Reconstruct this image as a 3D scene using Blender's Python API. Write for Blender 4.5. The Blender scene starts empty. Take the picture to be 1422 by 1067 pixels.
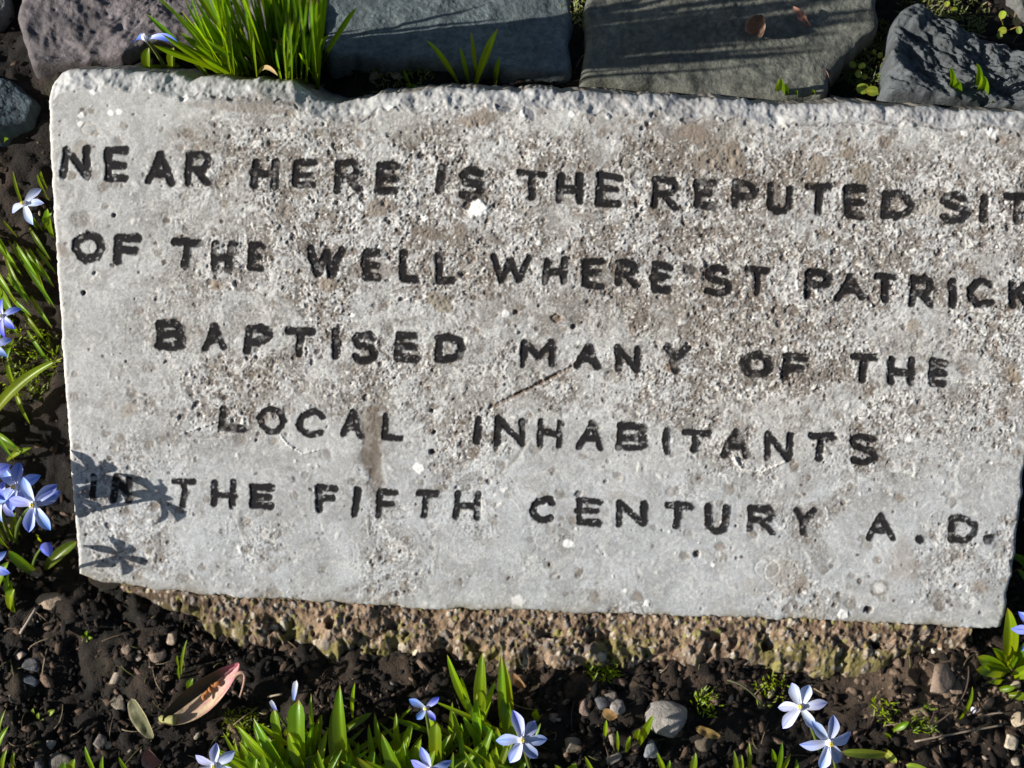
import bpy, math, random
import numpy as np
from mathutils import Vector
random.seed(7)
C = bpy.context.scene
COL = C.collection

# ------------------------------------------------------------------ camera
PITCH, ROLL, DIST = math.radians(70), math.radians(2.6), 0.8
F0 = np.array([0, math.cos(PITCH), -math.sin(PITCH)])
U0 = np.array([0, math.sin(PITCH), math.cos(PITCH)])
X0 = np.array([1.0, 0, 0])
RT = X0*math.cos(ROLL) + U0*math.sin(ROLL)
UP = U0*math.cos(ROLL) - X0*math.sin(ROLL)
PC = np.array([0, 0, 0.1])
CAM = PC - F0*DIST
FPX, CX, CY = 2000.0, 711.0, 533.5
cd = bpy.data.cameras.new('camera'); cam = bpy.data.objects.new('camera', cd); COL.objects.link(cam)
from mathutils import Matrix
cam.matrix_world = Matrix(((RT[0], UP[0], -F0[0], CAM[0]), (RT[1], UP[1], -F0[1], CAM[1]),
                           (RT[2], UP[2], -F0[2], CAM[2]), (0, 0, 0, 1)))
cd.sensor_width = 36; cd.lens = 36*FPX/1422; cd.clip_start = .02; cd.clip_end = 100
cd.dof.use_dof = True; cd.dof.focus_distance = 0.79; cd.dof.aperture_fstop = 5.0
C.camera = cam
# ------------------------------------------------------------------ world, sun, exposure
SUN_EL, SUN_AZ = math.radians(22), math.radians(12.5)
S = np.array([-math.cos(SUN_EL)*math.cos(SUN_AZ), -math.cos(SUN_EL)*math.sin(SUN_AZ), math.sin(SUN_EL)])
w = bpy.data.worlds.new('World'); C.world = w; w.use_nodes = True
nt = w.node_tree; bg = nt.nodes['Background']
sky = nt.nodes.new('ShaderNodeTexSky'); sky.sky_type = 'NISHITA'; sky.sun_disc = False
sky.sun_elevation = SUN_EL; sky.sun_rotation = math.atan2(S[0], S[1])
nt.links.new(sky.outputs[0], bg.inputs[0]); bg.inputs[1].default_value = 0.05
sd = bpy.data.lights.new('sun', 'SUN'); sd.energy = 5.0; sd.angle = math.radians(.55); sd.color = (1, .955, .88)
so = bpy.data.objects.new('sun', sd); COL.objects.link(so)
so.rotation_euler = Vector(tuple(-S)).to_track_quat('-Z', 'Y').to_euler(); so.location = (-1, -.5, 1)
C.view_settings.view_transform = 'Standard'; C.view_settings.look = 'None'
C.view_settings.exposure = 0.68; C.view_settings.gamma = 1; C.view_settings.use_curve_mapping = False

# ------------------------------------------------------------------ numeric helpers
def ray(px, py):
    px = np.asarray(px, float)[..., None]; py = np.asarray(py, float)[..., None]
    return F0 + (px-CX)/FPX*RT + (CY-py)/FPX*UP
def on_z(px, py, z):
    d = ray(px, py); t = (z-CAM[2])/d[..., 2:3]; return CAM + d*t
TILT = math.radians(35)
FN = np.array([0, -math.sin(TILT), math.cos(TILT)])      # face normal of the leaning slab
FU = np.array([0, math.cos(TILT), math.sin(TILT)])
def on_face(px, py):
    d = ray(px, py); t = ((PC-CAM)@FN)/(d@FN); return CAM + d*t[..., None]
def _h(ix, iy, seed):
    n = (ix.astype(np.int64)*374761393 + iy.astype(np.int64)*668265263 + seed*1442695041) & 0x7fffffff
    n = ((n ^ (n >> 13))*1274126177) & 0x7fffffff
    n = ((n ^ (n >> 15))*668265263) & 0x7fffffff
    return ((n ^ (n >> 16)) & 0xffff)/65535.0
def vn(x, y, seed=0):
    x = np.asarray(x, float); y = np.asarray(y, float)
    ix = np.floor(x).astype(np.int64); iy = np.floor(y).astype(np.int64)
    fx = x-ix; fy = y-iy; fx = fx*fx*(3-2*fx); fy = fy*fy*(3-2*fy)
    a = _h(ix, iy, seed); b = _h(ix+1, iy, seed); c = _h(ix, iy+1, seed); d = _h(ix+1, iy+1, seed)
    return (a*(1-fx)+b*fx)*(1-fy) + (c*(1-fx)+d*fx)*fy
def fbm(x, y, scale, octv=4, seed=0, gain=.55):
    s = 0; a = 1; t = 0
    cs, sn = .8, .6
    x = np.asarray(x, float)/scale; y = np.asarray(y, float)/scale
    for o in range(octv):
        s = s + a*vn(x, y, seed+o*17); t += a; a *= gain
        x, y = (x*cs-y*sn)*2.03+11.3, (x*sn+y*cs)*2.03+5.7
    return s/t
def sst(a, b, x):
    t = np.clip((x-a)/(b-a), 0, 1); return t*t*(3-2*t)
def lerp(a, b, t): return a+(b-a)*t

def mesh_obj(name, V, Fc, mat, parent=None, attrs=None, smooth=True, mesh=None):
    me = bpy.data.meshes.new(name)
    V = np.asarray(V, np.float32); 
    if isinstance(Fc, np.ndarray):
        k = Fc.shape[1]; nF = len(Fc)
        me.vertices.add(len(V)); me.vertices.foreach_set('co', V.ravel())
        me.loops.add(nF*k); me.loops.foreach_set('vertex_index', Fc.astype(np.int32).ravel())
        me.polygons.add(nF); me.polygons.foreach_set('loop_start', (np.arange(nF)*k).astype(np.int32))
        me.update(calc_edges=True)
    else:
        me.from_pydata([tuple(v) for v in V], [], [tuple(int(i) for i in f) for f in Fc]); me.update()
    if smooth: me.polygons.foreach_set('use_smooth', np.ones(len(me.polygons), bool))
    for an, av in (attrs or {}).items():
        at = me.attributes.new(an, 'FLOAT_COLOR', 'POINT')
        av = np.asarray(av, np.float32)
        if av.shape[1] == 3: av = np.concatenate([av, np.ones((len(av), 1), np.float32)], 1)
        at.data.foreach_set('color', av.ravel())
    if mat: me.materials.append(mat)
    o = bpy.data.objects.new(name, me); COL.objects.link(o)
    if parent: o.parent = parent
    return o
def grid_faces(nx, ny, off=0):
    i, j = np.meshgrid(np.arange(nx-1), np.arange(ny-1), indexing='xy')
    a = (j*nx+i).ravel()+off
    return np.stack([a, a+1, a+nx+1, a+nx], 1)
def tag(o, label=None, cat=None, group=None, kind=None):
    if label: o['label'] = label
    if cat: o['category'] = cat
    if group: o['group'] = group
    if kind: o['kind'] = kind
    return o
def empty(name, loc):
    o = bpy.data.objects.new(name, None); COL.objects.link(o); o.location = tuple(loc); o.empty_display_size = .01
    return o
class MB:                                                   # collects shapes in world space, links them as one mesh
    def __init__(s): s.v = []; s.f = []; s.a = []; s.n = 0
    def add(s, V, Fc, A=None):
        V = np.asarray(V, float); s.v.append(V); s.f += [tuple(int(i)+s.n for i in f) for f in Fc]
        s.a.append(np.zeros((len(V), 3))+.5 if A is None else np.asarray(A, float)); s.n += len(V)
    def build(s, name, mat, parent=None, origin=None, smooth=True):
        V = np.concatenate(s.v)
        if origin is not None: V = V-np.asarray(origin)
        return mesh_obj(name, V, s.f, mat, parent, {'col': np.concatenate(s.a)}, smooth)

# ------------------------------------------------------------------ materials
def mat(name):
    m = bpy.data.materials.new(name); m.use_nodes = True
    return m, m.node_tree, m.node_tree.nodes['Principled BSDF']
def nd(t, typ, **k):
    n = t.nodes.new(typ)
    for a, b in k.items(): setattr(n, a, b)
    return n
def noise_node(t, scale, detail=6, rough=.6, coord='Object'):
    tc = nd(t, 'ShaderNodeTexCoord'); n = nd(t, 'ShaderNodeTexNoise')
    n.inputs['Scale'].default_value = scale; n.inputs['Detail'].default_value = detail; n.inputs['Roughness'].default_value = rough
    t.links.new(tc.outputs[coord], n.inputs['Vector']); return n
def bump(t, b, h, strength, dist):
    bn = nd(t, 'ShaderNodeBump'); bn.inputs['Strength'].default_value = strength; bn.inputs['Distance'].default_value = dist
    t.links.new(h, bn.inputs['Height']); t.links.new(bn.outputs[0], b.inputs['Normal'])
def attr_mat(name, rough=.85, spec=.3, nscale=900, namt=.25, bstr=.4, bdist=.0006):
    m, t, b = mat(name)
    at = nd(t, 'ShaderNodeAttribute', attribute_name='col'); n = noise_node(t, nscale, 5, .65)
    mr = nd(t, 'ShaderNodeMapRange'); mr.inputs[1].default_value = .25; mr.inputs[2].default_value = .75
    mr.inputs[3].default_value = 1-namt; mr.inputs[4].default_value = 1+namt; t.links.new(n.outputs[0], mr.inputs[0])
    mx = nd(t, 'ShaderNodeVectorMath', operation='SCALE'); t.links.new(at.outputs[0], mx.inputs[0]); t.links.new(mr.outputs[0], mx.inputs['Scale'])
    t.links.new(mx.outputs[0], b.inputs['Base Color'])
    b.inputs['Roughness'].default_value = rough; b.inputs['Specular IOR Level'].default_value = spec
    bump(t, b, n.outputs[0], bstr, bdist); return m
M_SLAB = attr_mat('weathered_concrete', .92, .12, 1500, .24, .35, .0003)
M_BED = attr_mat('rough_mortar', .9, .2, 900, .3, .6, .0008)
M_SOIL = attr_mat('damp_soil', .85, .3, 700, .45, .9, .0015)
M_ROCK = attr_mat('stone', .75, .4, 500, .35, .8, .0012)
M_DRY = attr_mat('dry_plant', .7, .3, 600, .25, .4, .0004)
def leaf_mat(name, base, tr, rough=.38, mixf=.4):
    m, t, b = mat(name)
    at = nd(t, 'ShaderNodeAttribute', attribute_name='col'); oi = nd(t, 'ShaderNodeObjectInfo')
    hs = nd(t, 'ShaderNodeHueSaturation'); 
    mr = nd(t, 'ShaderNodeMapRange'); mr.inputs[3].default_value = .47; mr.inputs[4].default_value = .515
    t.links.new(oi.outputs['Random'], mr.inputs[0]); t.links.new(mr.outputs[0], hs.inputs['Hue'])
    mv = nd(t, 'ShaderNodeMapRange'); mv.inputs[3].default_value = .65; mv.inputs[4].default_value = 1.35
    ra = nd(t, 'ShaderNodeMath', operation='FRACT'); rm = nd(t, 'ShaderNodeMath', operation='MULTIPLY'); rm.inputs[1].default_value = 7.13
    t.links.new(oi.outputs['Random'], rm.inputs[0]); t.links.new(rm.outputs[0], ra.inputs[0]); t.links.new(ra.outputs[0], mv.inputs[0])
    t.links.new(mv.outputs[0], hs.inputs['Value'])
    def mul(c):
        v = nd(t, 'ShaderNodeMix', data_type='RGBA', blend_type='MULTIPLY'); v.inputs[0].default_value = 1
        v.inputs[6].default_value = (*c, 1); t.links.new(at.outputs[0], v.inputs[7]); return v.outputs[2]
    t.links.new(mul(base), hs.inputs['Color']); t.links.new(hs.outputs[0], b.inputs['Base Color'])
    b.inputs['Roughness'].default_value = rough; b.inputs['Specular IOR Level'].default_value = .5
    tb = nd(t, 'ShaderNodeBsdfTranslucent'); t.links.new(mul(tr), tb.inputs[0])
    ms = nd(t, 'ShaderNodeMixShader'); ms.inputs[0].default_value = mixf
    t.links.new(b.outputs[0], ms.inputs[1]); t.links.new(tb.outputs[0], ms.inputs[2])
    t.links.new(ms.outputs[0], t.nodes['Material Output'].inputs[0])
    n = noise_node(t, 400, 3); bump(t, b, n.outputs[0], .15, .0005)
    return m
M_LEAF = leaf_mat('leaf_green', (.14, .25, .004), (.48, .68, .005))
M_GRASS = leaf_mat('grass_green', (.12, .25, .004), (.42, .68, .005), .42)
M_STEM = leaf_mat('stem_green', (.11, .16, .03), (.15, .25, .03), .5, .2)
M_PETAL = leaf_mat('petal_blue', (1, 1, 1), (1, 1, 1), .55, .3)
M_PALE = leaf_mat('seedling_green', (.30, .42, .04), (.35, .55, .03), .5, .35)

# ------------------------------------------------------------------ terrain function
YB = [(60, 800), (112, 801), (150, 812), (220, 821), (310, 829), (420, 836), (560, 845), (700, 849), (880, 855), (1040, 860), (1160, 864), (1330, 872), (1400, 874), (1600, 880)]
def base_h(x, y):
    b = .055+.7*y
    k = .012
    b = np.where(b > 0, b, 0) + k*np.exp(-np.abs(b)/k)*.5
    b = .15-(np.maximum(.15-b, 0)+k*np.exp(-np.abs(.15-b)/k)*.5)
    return b
def gz(x, y):
    x = np.asarray(x, float); y = np.asarray(y, float)
    n = (fbm(x+9, y+9, .06, 3, 3)-.5)*.020 + (fbm(x+9, y+9, .014, 3, 31, .6)-.5)*.009
    h = base_h(x, y) + n
    # lumpy mound of soil by the slab's right foot
    p = on_z(1300, 945, .004); h = h + .013*np.exp(-(((x-p[0])/.032)**2+((y-p[1])/.018)**2))
    p = on_z(85, 850, .004); h = h + .006*np.exp(-(((x-p[0])/.03)**2+((y-p[1])/.012)**2))
    return h
def on_ground(px, py, up=0.0):
    z = .08
    for _ in range(14):
        p = on_z(px, py, z); z = .5*z + .5*(float(gz(p[0], p[1]))+up)
    p = on_z(px, py, z); return p

# ------------------------------------------------------------------ soil
def axis(a, b, st, far):
    c = np.arange(a, b, st); g = st*1.6; lo = [a]; hi = [c[-1]]
    while lo[-1] > -far: lo.append(lo[-1]-g); hi.append(hi[-1]+g); g *= 1.35
    return np.array(lo[:0:-1]+list(c)+hi[1:])
ax, ay = axis(-.40, .40, .0019, 8), axis(-.30, .40, .0019, 8)
GX, GY = np.meshgrid(ax, ay); GZ = gz(GX, GY)
near = np.exp(-np.maximum(0, np.hypot(GX, GY)-.5)/.3)
clod = np.abs(fbm(GX+3, GY+3, .006, 3, 77, .6)-.5)*2
GZ = GZ + (fbm(GX+5, GY+5, .005, 3, 55, .7)-.5)*.0045*near + (np.abs(fbm(GX+2, GY+8, .02, 3, 56, .6)-.5)*2)**.7*.006*near-.002*near
dry = sst(.52, .72, fbm(GX+1, GY+4, .05, 3, 91))
pm = on_z(1300, 945, .004); dry0 = dry; dry = np.maximum(dry*.30, np.exp(-(((GX-pm[0])/.055)**2+((GY-pm[1])/.028)**2)))  # mask also paints the mound's sunlit brown into the soil colour
ebp = on_face(np.array([p[0] for p in YB], float), np.array([p[1] for p in YB], float)); eyb = np.interp(GX, ebp[:, 0], ebp[:, 1])
dry = np.maximum(dry, .8*np.exp(-(((GY-eyb+.030)/.011)**2))*sst(-.14, .0, GX)*(GX < .30)*sst(.35, .6, fbm(GX+8, GY+8, .02, 4, 93)))  # warmer brown band along the foot of the ledge
moss = sst(.58, .7, fbm(GX+2, GY+7, .03, 4, 19))*(.25+.75*(GY > .12))
t1 = fbm(GX, GY, .004, 3, 23)
cs = (np.array([.008, .0055, .004])[None, None]*(.5+t1[..., None]*1.1))
cs = lerp(cs, np.array([.11, .075, .05])*(.3+t1[..., None]*1.3), dry[..., None]*.85)
cs = lerp(cs, np.array([.022, .026, .006]), moss[..., None]*.4)
o = mesh_obj('soil', np.stack([GX, GY, GZ], -1).reshape(-1, 3), grid_faces(len(ax), len(ay)), M_SOIL, None, {'col': cs.reshape(-1, 3)})
tag(o, 'dark damp garden soil round the inscribed slab', kind='structure')

# ------------------------------------------------------------------ the slab: layout maps
W0, H0, OX, OY = 1560, 880, 0, 40
XX, YY = np.meshgrid(np.arange(W0)+OX+.5, np.arange(H0)+OY+.5)
def interp_pts(P, x):
    P = np.array(P, float); return np.interp(x, P[:, 0], P[:, 1])
TOP = [(60, 140), (64, 126), (68, 116), (78, 103), (90, 97), (125, 96), (165, 99), (180, 103), (200, 99), (240, 104), (262, 112), (275, 107), (320, 110), (370, 112), (400, 114), (420, 125), (445, 140), (470, 147), (510, 137), (530, 132), (600, 125), (650, 123), (700, 127), (760, 127), (850, 131), (920, 135), (960, 139), (1000, 137), (1060, 145), (1110, 148), (1180, 145), (1250, 148), (1330, 154), (1422, 158), (1500, 163), (1600, 168)]
LEFT = [(60, 67), (120, 66), (190, 68), (260, 72), (340, 76), (430, 82), (500, 86), (570, 92), (650, 97), (720, 103), (780, 108), (900, 116)]
RIGHT = [(100, 1500), (165, 1492), (400, 1461), (700, 1418), (760, 1412), (800, 1405), (860, 1395), (900, 1391)]
yT = lambda x: interp_pts(TOP, x) + (vn(x/15., x*0, 5)-.5)*4.5 + (vn(x/4., x*0, 6)-.5)*1.3
yB = lambda x: interp_pts(YB, x) + (vn(x/22., x*0, 8)-.5)*4 + (vn(x/5., x*0, 9)-.5)*2
xL = lambda y: interp_pts(LEFT, y) + (vn(y/20., y*0, 12)-.5)*1.8+(vn(y/5., y*0, 14)-.5)*1.0
xR = lambda y: interp_pts(RIGHT, y) + (vn(y/14., y*0, 13)-.5)*5
rng = np.random.default_rng(11)
wx = XX+(fbm(XX, YY, 45, 3, 41)-.5)*60; wy = YY+(fbm(XX, YY, 60, 3, 42)-.5)*60
RG = sst(230, 430, XX+YY*.3-60*fbm(XX, YY, 90, 2, 2)) * (1-sst(470, 640, YY-.04*XX+120*(fbm(XX, YY, 130, 3, 4)-.5)))
RG = np.clip(RG + .55*sst(.55, .68, fbm(XX, YY, 110, 3, 61))*(YY > 560), 0, 1)
RG = RG*(.35+.65*sst(.34, .52, fbm(wx+70, wy, 75, 4, 62)))
RG = np.clip(.16+.84*RG, 0, 1)*(1-.5*sst(0, 1, (190-YY+.04*XX)/60))
HM = (fbm(XX, YY, 140, 3, 1)-.5)*2.0 + (fbm(wx, wy, 18, 4, 7, .6)-.5)*(.20+.5*RG) + (fbm(XX, YY, 4.5, 3, 8, .6)-.5)*(.05+.36*RG)
tone = .46+.10*(fbm(XX, YY, 90, 4, 71)-.5)+.16*(fbm(wx, wy, 12, 4, 72)-.5)
CM = tone[..., None]*np.array([1.0, .995, .975])
bl = sst(560, 700, YY+60*(fbm(XX, YY, 100, 2, 73)-.5))
CM = lerp(CM, tone[..., None]*np.array([.96, 1.0, 1.03]), bl[..., None]*.8)
br = sst(.46, .57, fbm(wx, wy, 30, 5, 81, .66))*(RG*.95+.14)                    # brown grimy matrix
CM = lerp(CM, np.array([.19, .168, .145]), (br*.72)[..., None])
sb = sst(.52, .66, fbm(wx+500, wy+90, 85, 5, 85, .6))*np.clip(.25+.75*sst(500, 1000, XX)*(1-sst(380, 640, YY)), 0, 1)
CM *= 1-sb[..., None]*np.array([.24, .27, .30])
br2 = sst(.55, .66, fbm(XX, YY, 6, 3, 83, .6))*(RG*.9+.10)
CM = lerp(CM, np.array([.13, .105, .085]), (br2*.55)[..., None])
lt = sst(.56, .66, fbm(wx+300, wy, 11, 4, 82, .6))*(RG*.8+.15)                  # pale crust standing proud
CM = lerp(CM, np.array([.66, .65, .62]), (lt*.75)[..., None]); HM += lt*.28
sm = sst(.45, .75, fbm(XX*1.0, YY*5, 120, 3, 87))*(1-RG)
CM *= (1-.10*sm)[..., None]
def win(cx, cy, r):
    x0 = int(max(0, cx-OX-r)); x1 = int(min(W0, cx-OX+r+1)); y0 = int(max(0, cy-OY-r)); y1 = int(min(H0, cy-OY+r+1))
    return slice(y0, y1), slice(x0, x1)
def stamp(cx, cy, r, dh, colr, a, asp=1., rot=0., sides=0, soft=.35):
    s = win(cx, cy, r*max(1, asp)+2)
    if s[0].stop <= s[0].start or s[1].stop <= s[1].start: return
    dx = XX[s]-cx; dy = YY[s]-cy; c, n = math.cos(rot), math.sin(rot)
    u = (dx*c+dy*n)/asp; v = -dx*n+dy*c
    d = np.hypot(u, v)
    if sides:
        th = np.arctan2(v, u); q = 2*math.pi/sides
        d = d*np.cos((th % q)-q/2)*1.12
    d = d*(1+.6*(fbm(dx+cx*3, dy+cy*5, max(2.2, r*.7), 2, 3)-.5))
    m = 1-sst(r*(1-soft), r*(1+soft*.3), d)
    HM[s] += dh*m
    if colr is not None: CM[s] = lerp(CM[s], np.array(colr)[None, None], (m*a)[..., None])
def scatter(n, fn, bias):
    k = 0
    while k < n:
        x = rng.uniform(70, 1490); y = rng.uniform(100, 870)
        if rng.random() < bias(x, y): fn(x, y); k += 1
rgat = lambda x, y: RG[int(y-OY), int(min(x, W0-1))]
def aggr(x, y):                                              # flat stones of the aggregate
    t = rng.random(); c = [(.21, .175, .14), (.26, .225, .185), (.17, .15, .13), (.33, .31, .28), (.24, .19, .15)][int(t*5)]
    r = rng.uniform(2.5, 7)*(1.7 if rng.random() < .1 else 1)
    stamp(x, y, r+1.6, -.25, (.15, .13, .11), .35, 1.2, 0)
    stamp(x, y, r, rng.uniform(-.1, .25), c, rng.uniform(.25, .7), rng.uniform(1, 2.0), rng.uniform(0, 3.1), int(rng.choice([0, 0, 0, 4, 5])), .45)
scatter(950, aggr, lambda x, y: rgat(x, y)*.9+.06)
scatter(3600, lambda x, y: stamp(x, y, 1.0+2.2*rng.random()**2, -rng.uniform(.08, .5), (.085, .062, .05), rng.uniform(.3, .9), rng.uniform(1, 1.6), rng.uniform(0, 3)), lambda x, y: rgat(x, y)**1.5*.95+.035)
scatter(620, lambda x, y: stamp(x, y, 2+3*rng.random()**2, -rng.uniform(.2, .8), (.09, .062, .05), rng.uniform(.4, .9), rng.uniform(1, 1.4), rng.uniform(0, 3)), lambda x, y: rgat(x, y)**2)
scatter(1900, lambda x, y: stamp(x, y, 1+3.2*rng.random()**2.2, rng.uniform(.05, .4), (.70, .685, .65), rng.uniform(.2, .75), rng.uniform(1, 2.2), rng.uniform(0, 3), 0, .7), lambda x, y: rgat(x, y)*.8+.08)
gr = fbm(XX, YY, 2.3, 2, 95, .8); CM *= (1+(gr-.5)*(.25+.65*RG))[..., None]
sp_ = sst(.64, .74, vn(XX/2.4+40, YY/2.4, 96)); sp2 = sst(.76, .86, vn(XX/2.1+90, YY/2.1, 97))
CM = lerp(CM, np.array([.12, .095, .078]), (sp_*RG*.85)[..., None]); CM = lerp(CM, np.array([.75, .74, .71]), (sp2*(.2+.6*RG))[..., None]); HM -= sp_*RG*.3
# marks read off the stone one by one
WH = (.86, .85, .82); TN = (.27, .225, .18); DK = (.05, .04, .035)
for x, y, r, asp, rot, c, a, dh in [
    (664, 288, 14, 1.1, 0, WH, 1, .9), (657, 296, 9, 1, 0, WH, 1, .5), (672, 292, 8, 1, 0, WH, 1, .5), (583, 650, 9, 1.1, .4, WH, 1, .8), (590, 303, 6, 1, 0, WH, 1, .7), (502, 288, 5, 1, 0, WH, .9, .6), (540, 147, 8, 1.1, 0, WH, 1, .9),
    (728, 157, 6, 1.1, .4, WH, 1, .8), (794, 159, 5, 1, .4, WH, 1, .8), (845, 161, 6, .8, 0, WH, 1, .8), (1092, 168, 9, 1.2, .3, (.75, .72, .64), 1, .9), (1340, 185, 6, 1, 0, WH, .9, .8), (1378, 185, 8, 1.3, .6, WH, .9, .8),
    (1172, 853, 9, 1.1, .5, WH, 1, 1.6), (790, 755, 8, 1.1, .8, WH, 1, .7), (720, 834, 9, 1.5, 0, WH, .8, .6), (898, 838, 6, .8, .4, WH, .9, .6), (113, 160, 5, 1, 0, WH, 1, .5), (155, 157, 5, 1, 0, WH, 1, .5), (166, 156, 5, 1, 0, WH, 1, .5), (130, 127, 6, 1, 0, WH, 1, .5), (210, 127, 4, 1, 0, WH, 1, .5), (257, 136, 5, 1, 0, WH, 1, .6), (112, 172, 5, 1, 0, WH, .9, .5),
    (1262, 610, 5, 1, 0, WH, .9, .6), (702, 437, 7, .9, 0, WH, .9, .6), (748, 338, 4, 1, 0, WH, 1, .6), (777, 347, 5, 1, 0, WH, 1, .6), (490, 438, 4, 1, 0, WH, 1, .6), (868, 821, 4, 1, 0, WH, .9, .4), (990, 785, 4, 1, 0, WH, .9, .4), (1118, 823, 4, 1, 0, WH, .9, .4),
    (107, 92, 5, 1.2, 0, WH, 1, .5), (120, 91, 4, 1, 0, WH, 1, .5),
    (116, 407, 3.2, 1, 0, DK, 1, -1.6), (131, 380, 3, 1, 0, DK, .6, -.9), (159, 299, 3, 1, 0, DK, .9, -1.3), (600, 628, 4.5, 1.1, 0, DK, .95, -1.6), (603, 601, 3, 1, 0, DK, .95, -1.4), (600, 571, 3, 1, 0, DK, .8, -1.3), (968, 770, 5.5, .8, 0, (.09, .07, .06), .9, -1.3), (1206, 847, 5, 1.3, 0, DK, .95, -1.6),
    (773, 442, 7, 1.1, 0, (.16, .11, .08), .9, -.9), (1100, 430, 8, 1.2, 0, (.12, .09, .07), .7, -.9), (717, 434, 4, 1, 0, (.1, .04, .03), .9, -1), (797, 454, 4, 1, 0, DK, .9, -1.2), (655, 360, 8, 1, 0, (.13, .10, .08), .7, -.6),
    (456, 395, 13, 1.1, .2, TN, .9, .3), (300, 397, 9, 1, 0, (.30, .23, .17), .85, .2), (610, 420, 15, 1.5, .5, (.22, .19, .14), .8, .2), (595, 325, 8, 3.4, .2, (.20, .165, .135), .85, .3), (640, 322, 10, 1.2, 1.2, (.20, .165, .135), .85, .3), (665, 165, 13, 2.4, -.28, (.25, .21, .175), .9, .35), (527, 288, 14, 1.5, 0, (.24, .20, .165), .8, .2),
    (1022, 218, 15, 1.9, 1.2, (.22, .185, .15), .95, .8), (985, 225, 19, 1.25, .2, (.22, .185, .15), .8, .3), (965, 185, 17, 1.5, .3, (.24, .19, .155), .75, .2), (1135, 228, 15, 1.1, .7, (.24, .205, .17), .9, .4), (1200, 240, 14, 1.2, -.6, (.25, .22, .18), .9, .4), (1178, 213, 8, 1.8, 0, (.25, .21, .17), .9, .3), (1227, 198, 10, 1.1, .9, (.24, .20, .165), .85, .4), (1407, 520, 10, 1.7, 1.0, (.27, .22, .17), .8, .3), (1268, 452, 11, 1, 0, (.27, .22, .17), .7, .2), (930, 510, 8, 1, 0, (.25, .18, .13), .8, .2), (1300, 290, 13, 2.4, .05, (.42, .39, .35), .9, .5),
    (520, 375, 14, 2.8, 0, (.20, .165, .14), .6, -.2), (465, 350, 9, 4, .02, (.16, .13, .11), .6, -.3), (1360, 815, 9, 1.5, .3, TN, .6, .1), (1090, 800, 30, 1.2, .4, (.31, .265, .22), .45, 0), (1045, 815, 16, 1, 0, (.30, .27, .23), .4, 0), (1255, 780, 24, 1.5, 1.2, (.30, .25, .21), .4, 0),
    (115, 208, 14, 1.2, 0, (.26, .22, .175), .5, 0), (180, 570, 10, 1.5, -1, (.33, .29, .24), .6, 0), (515, 625, 15, 3.1, 1.5, (.17, .135, .105), .62, -.3), (522, 665, 13, 1.6, 1.5, (.15, .12, .09), .6, -.4), (512, 585, 10, 2.6, 1.6, (.22, .18, .145), .5, 0),
    (340, 150, 7, 13, .06, (.22, .18, .15), .45, -.2), (960, 375, 9, 1.3, 0, (.04, .035, .035), .8, -.6), (987, 375, 9, 1.4, -.3, (.04, .035, .035), .8, -.6), (700, 150, 6, 2.2, .3, (.10, .11, .14), .75, -.7), (735, 158, 7, 1.6, .9, (.10, .11, .14), .75, -.7), (648, 285, 6, 1, 0, DK, .9, -1)]:
    stamp(x, y, r*(.9 if c[0] > .8 else 1), dh*(.35 if dh > 0 and x != 664 else 1), c, a*(.9 if c[0] > .8 else 1), asp, rot, 0 if r < 9 else 5, .3)
def line(pts, wd, dh, colr, a):
    for (x0, y0), (x1, y1) in zip(pts, pts[1:]):
        n = max(2, int(math.hypot(x1-x0, y1-y0)/wd*1.6))
        for k in range(n):
            t = k/n; stamp(lerp(x0, x1, t)+rng.normal()*wd*.2, lerp(y0, y1, t)+rng.normal()*wd*.2, wd*rng.uniform(.6, 1.1), dh, colr, a*rng.uniform(.5, 1), 1, 0)
line([(680, 568), (715, 550), (750, 532), (775, 520), (812, 500)], 3.6, -.3, (.15, .105, .075), .6)
line([(715, 548), (735, 541), (775, 520)], 2.6, -.35, (.10, .065, .045), .7)
line([(660, 676), (690, 662), (715, 640), (735, 610)], 3, -.1, (.26, .22, .18), .3)
line([(385, 598), (400, 618), (420, 630), (445, 624)], 1.8, .25, (.66, .65, .62), .55)
line([(250, 603), (290, 590), (320, 580)], 1.5, .2, (.62, .61, .58), .4)
line([(1018, 632), (1030, 652), (1060, 655), (1092, 640)], 2, .25, (.7, .68, .64), .6)
line([(1330, 530), (1400, 535), (1440, 530)], 1.6, .2, (.66, .65, .62), .5)
line([(838, 400), (850, 413), (870, 415), (900, 408)], 2, -.2, (.24, .2, .17), .6)
for cx, cy, r0, wd, c in [(1222, 817, 12, 2.8, (.20, .17, .145)), (505, 172, 13, 2.6, (.27, .235, .20)), (1065, 790, 17, 1.8, (.5, .5, .48)), (1085, 795, 24, 1.6, (.52, .52, .5)), (124, 180, 11, 2.2, (.50, .46, .41)), (138, 345, 14, 1, (.5, .48, .45))]:
    line([(cx+r0*math.cos(a), cy+r0*.8*math.sin(a)) for a in np.linspace(0, 6.28, 13)], wd, -.08, c, .55)
sm1 = np.exp(-(((XX-517-6*np.sin(YY/22.))/(15+8*(fbm(XX, YY, 20, 3, 611)-.3)))**2))*sst(545, 585, YY)*(1-sst(678, 702, YY))*sst(.30, .55, fbm(XX, YY, 9, 4, 612, .65))
CM = lerp(CM, np.array([.12, .095, .072]), (sm1*.78)[..., None])
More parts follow.
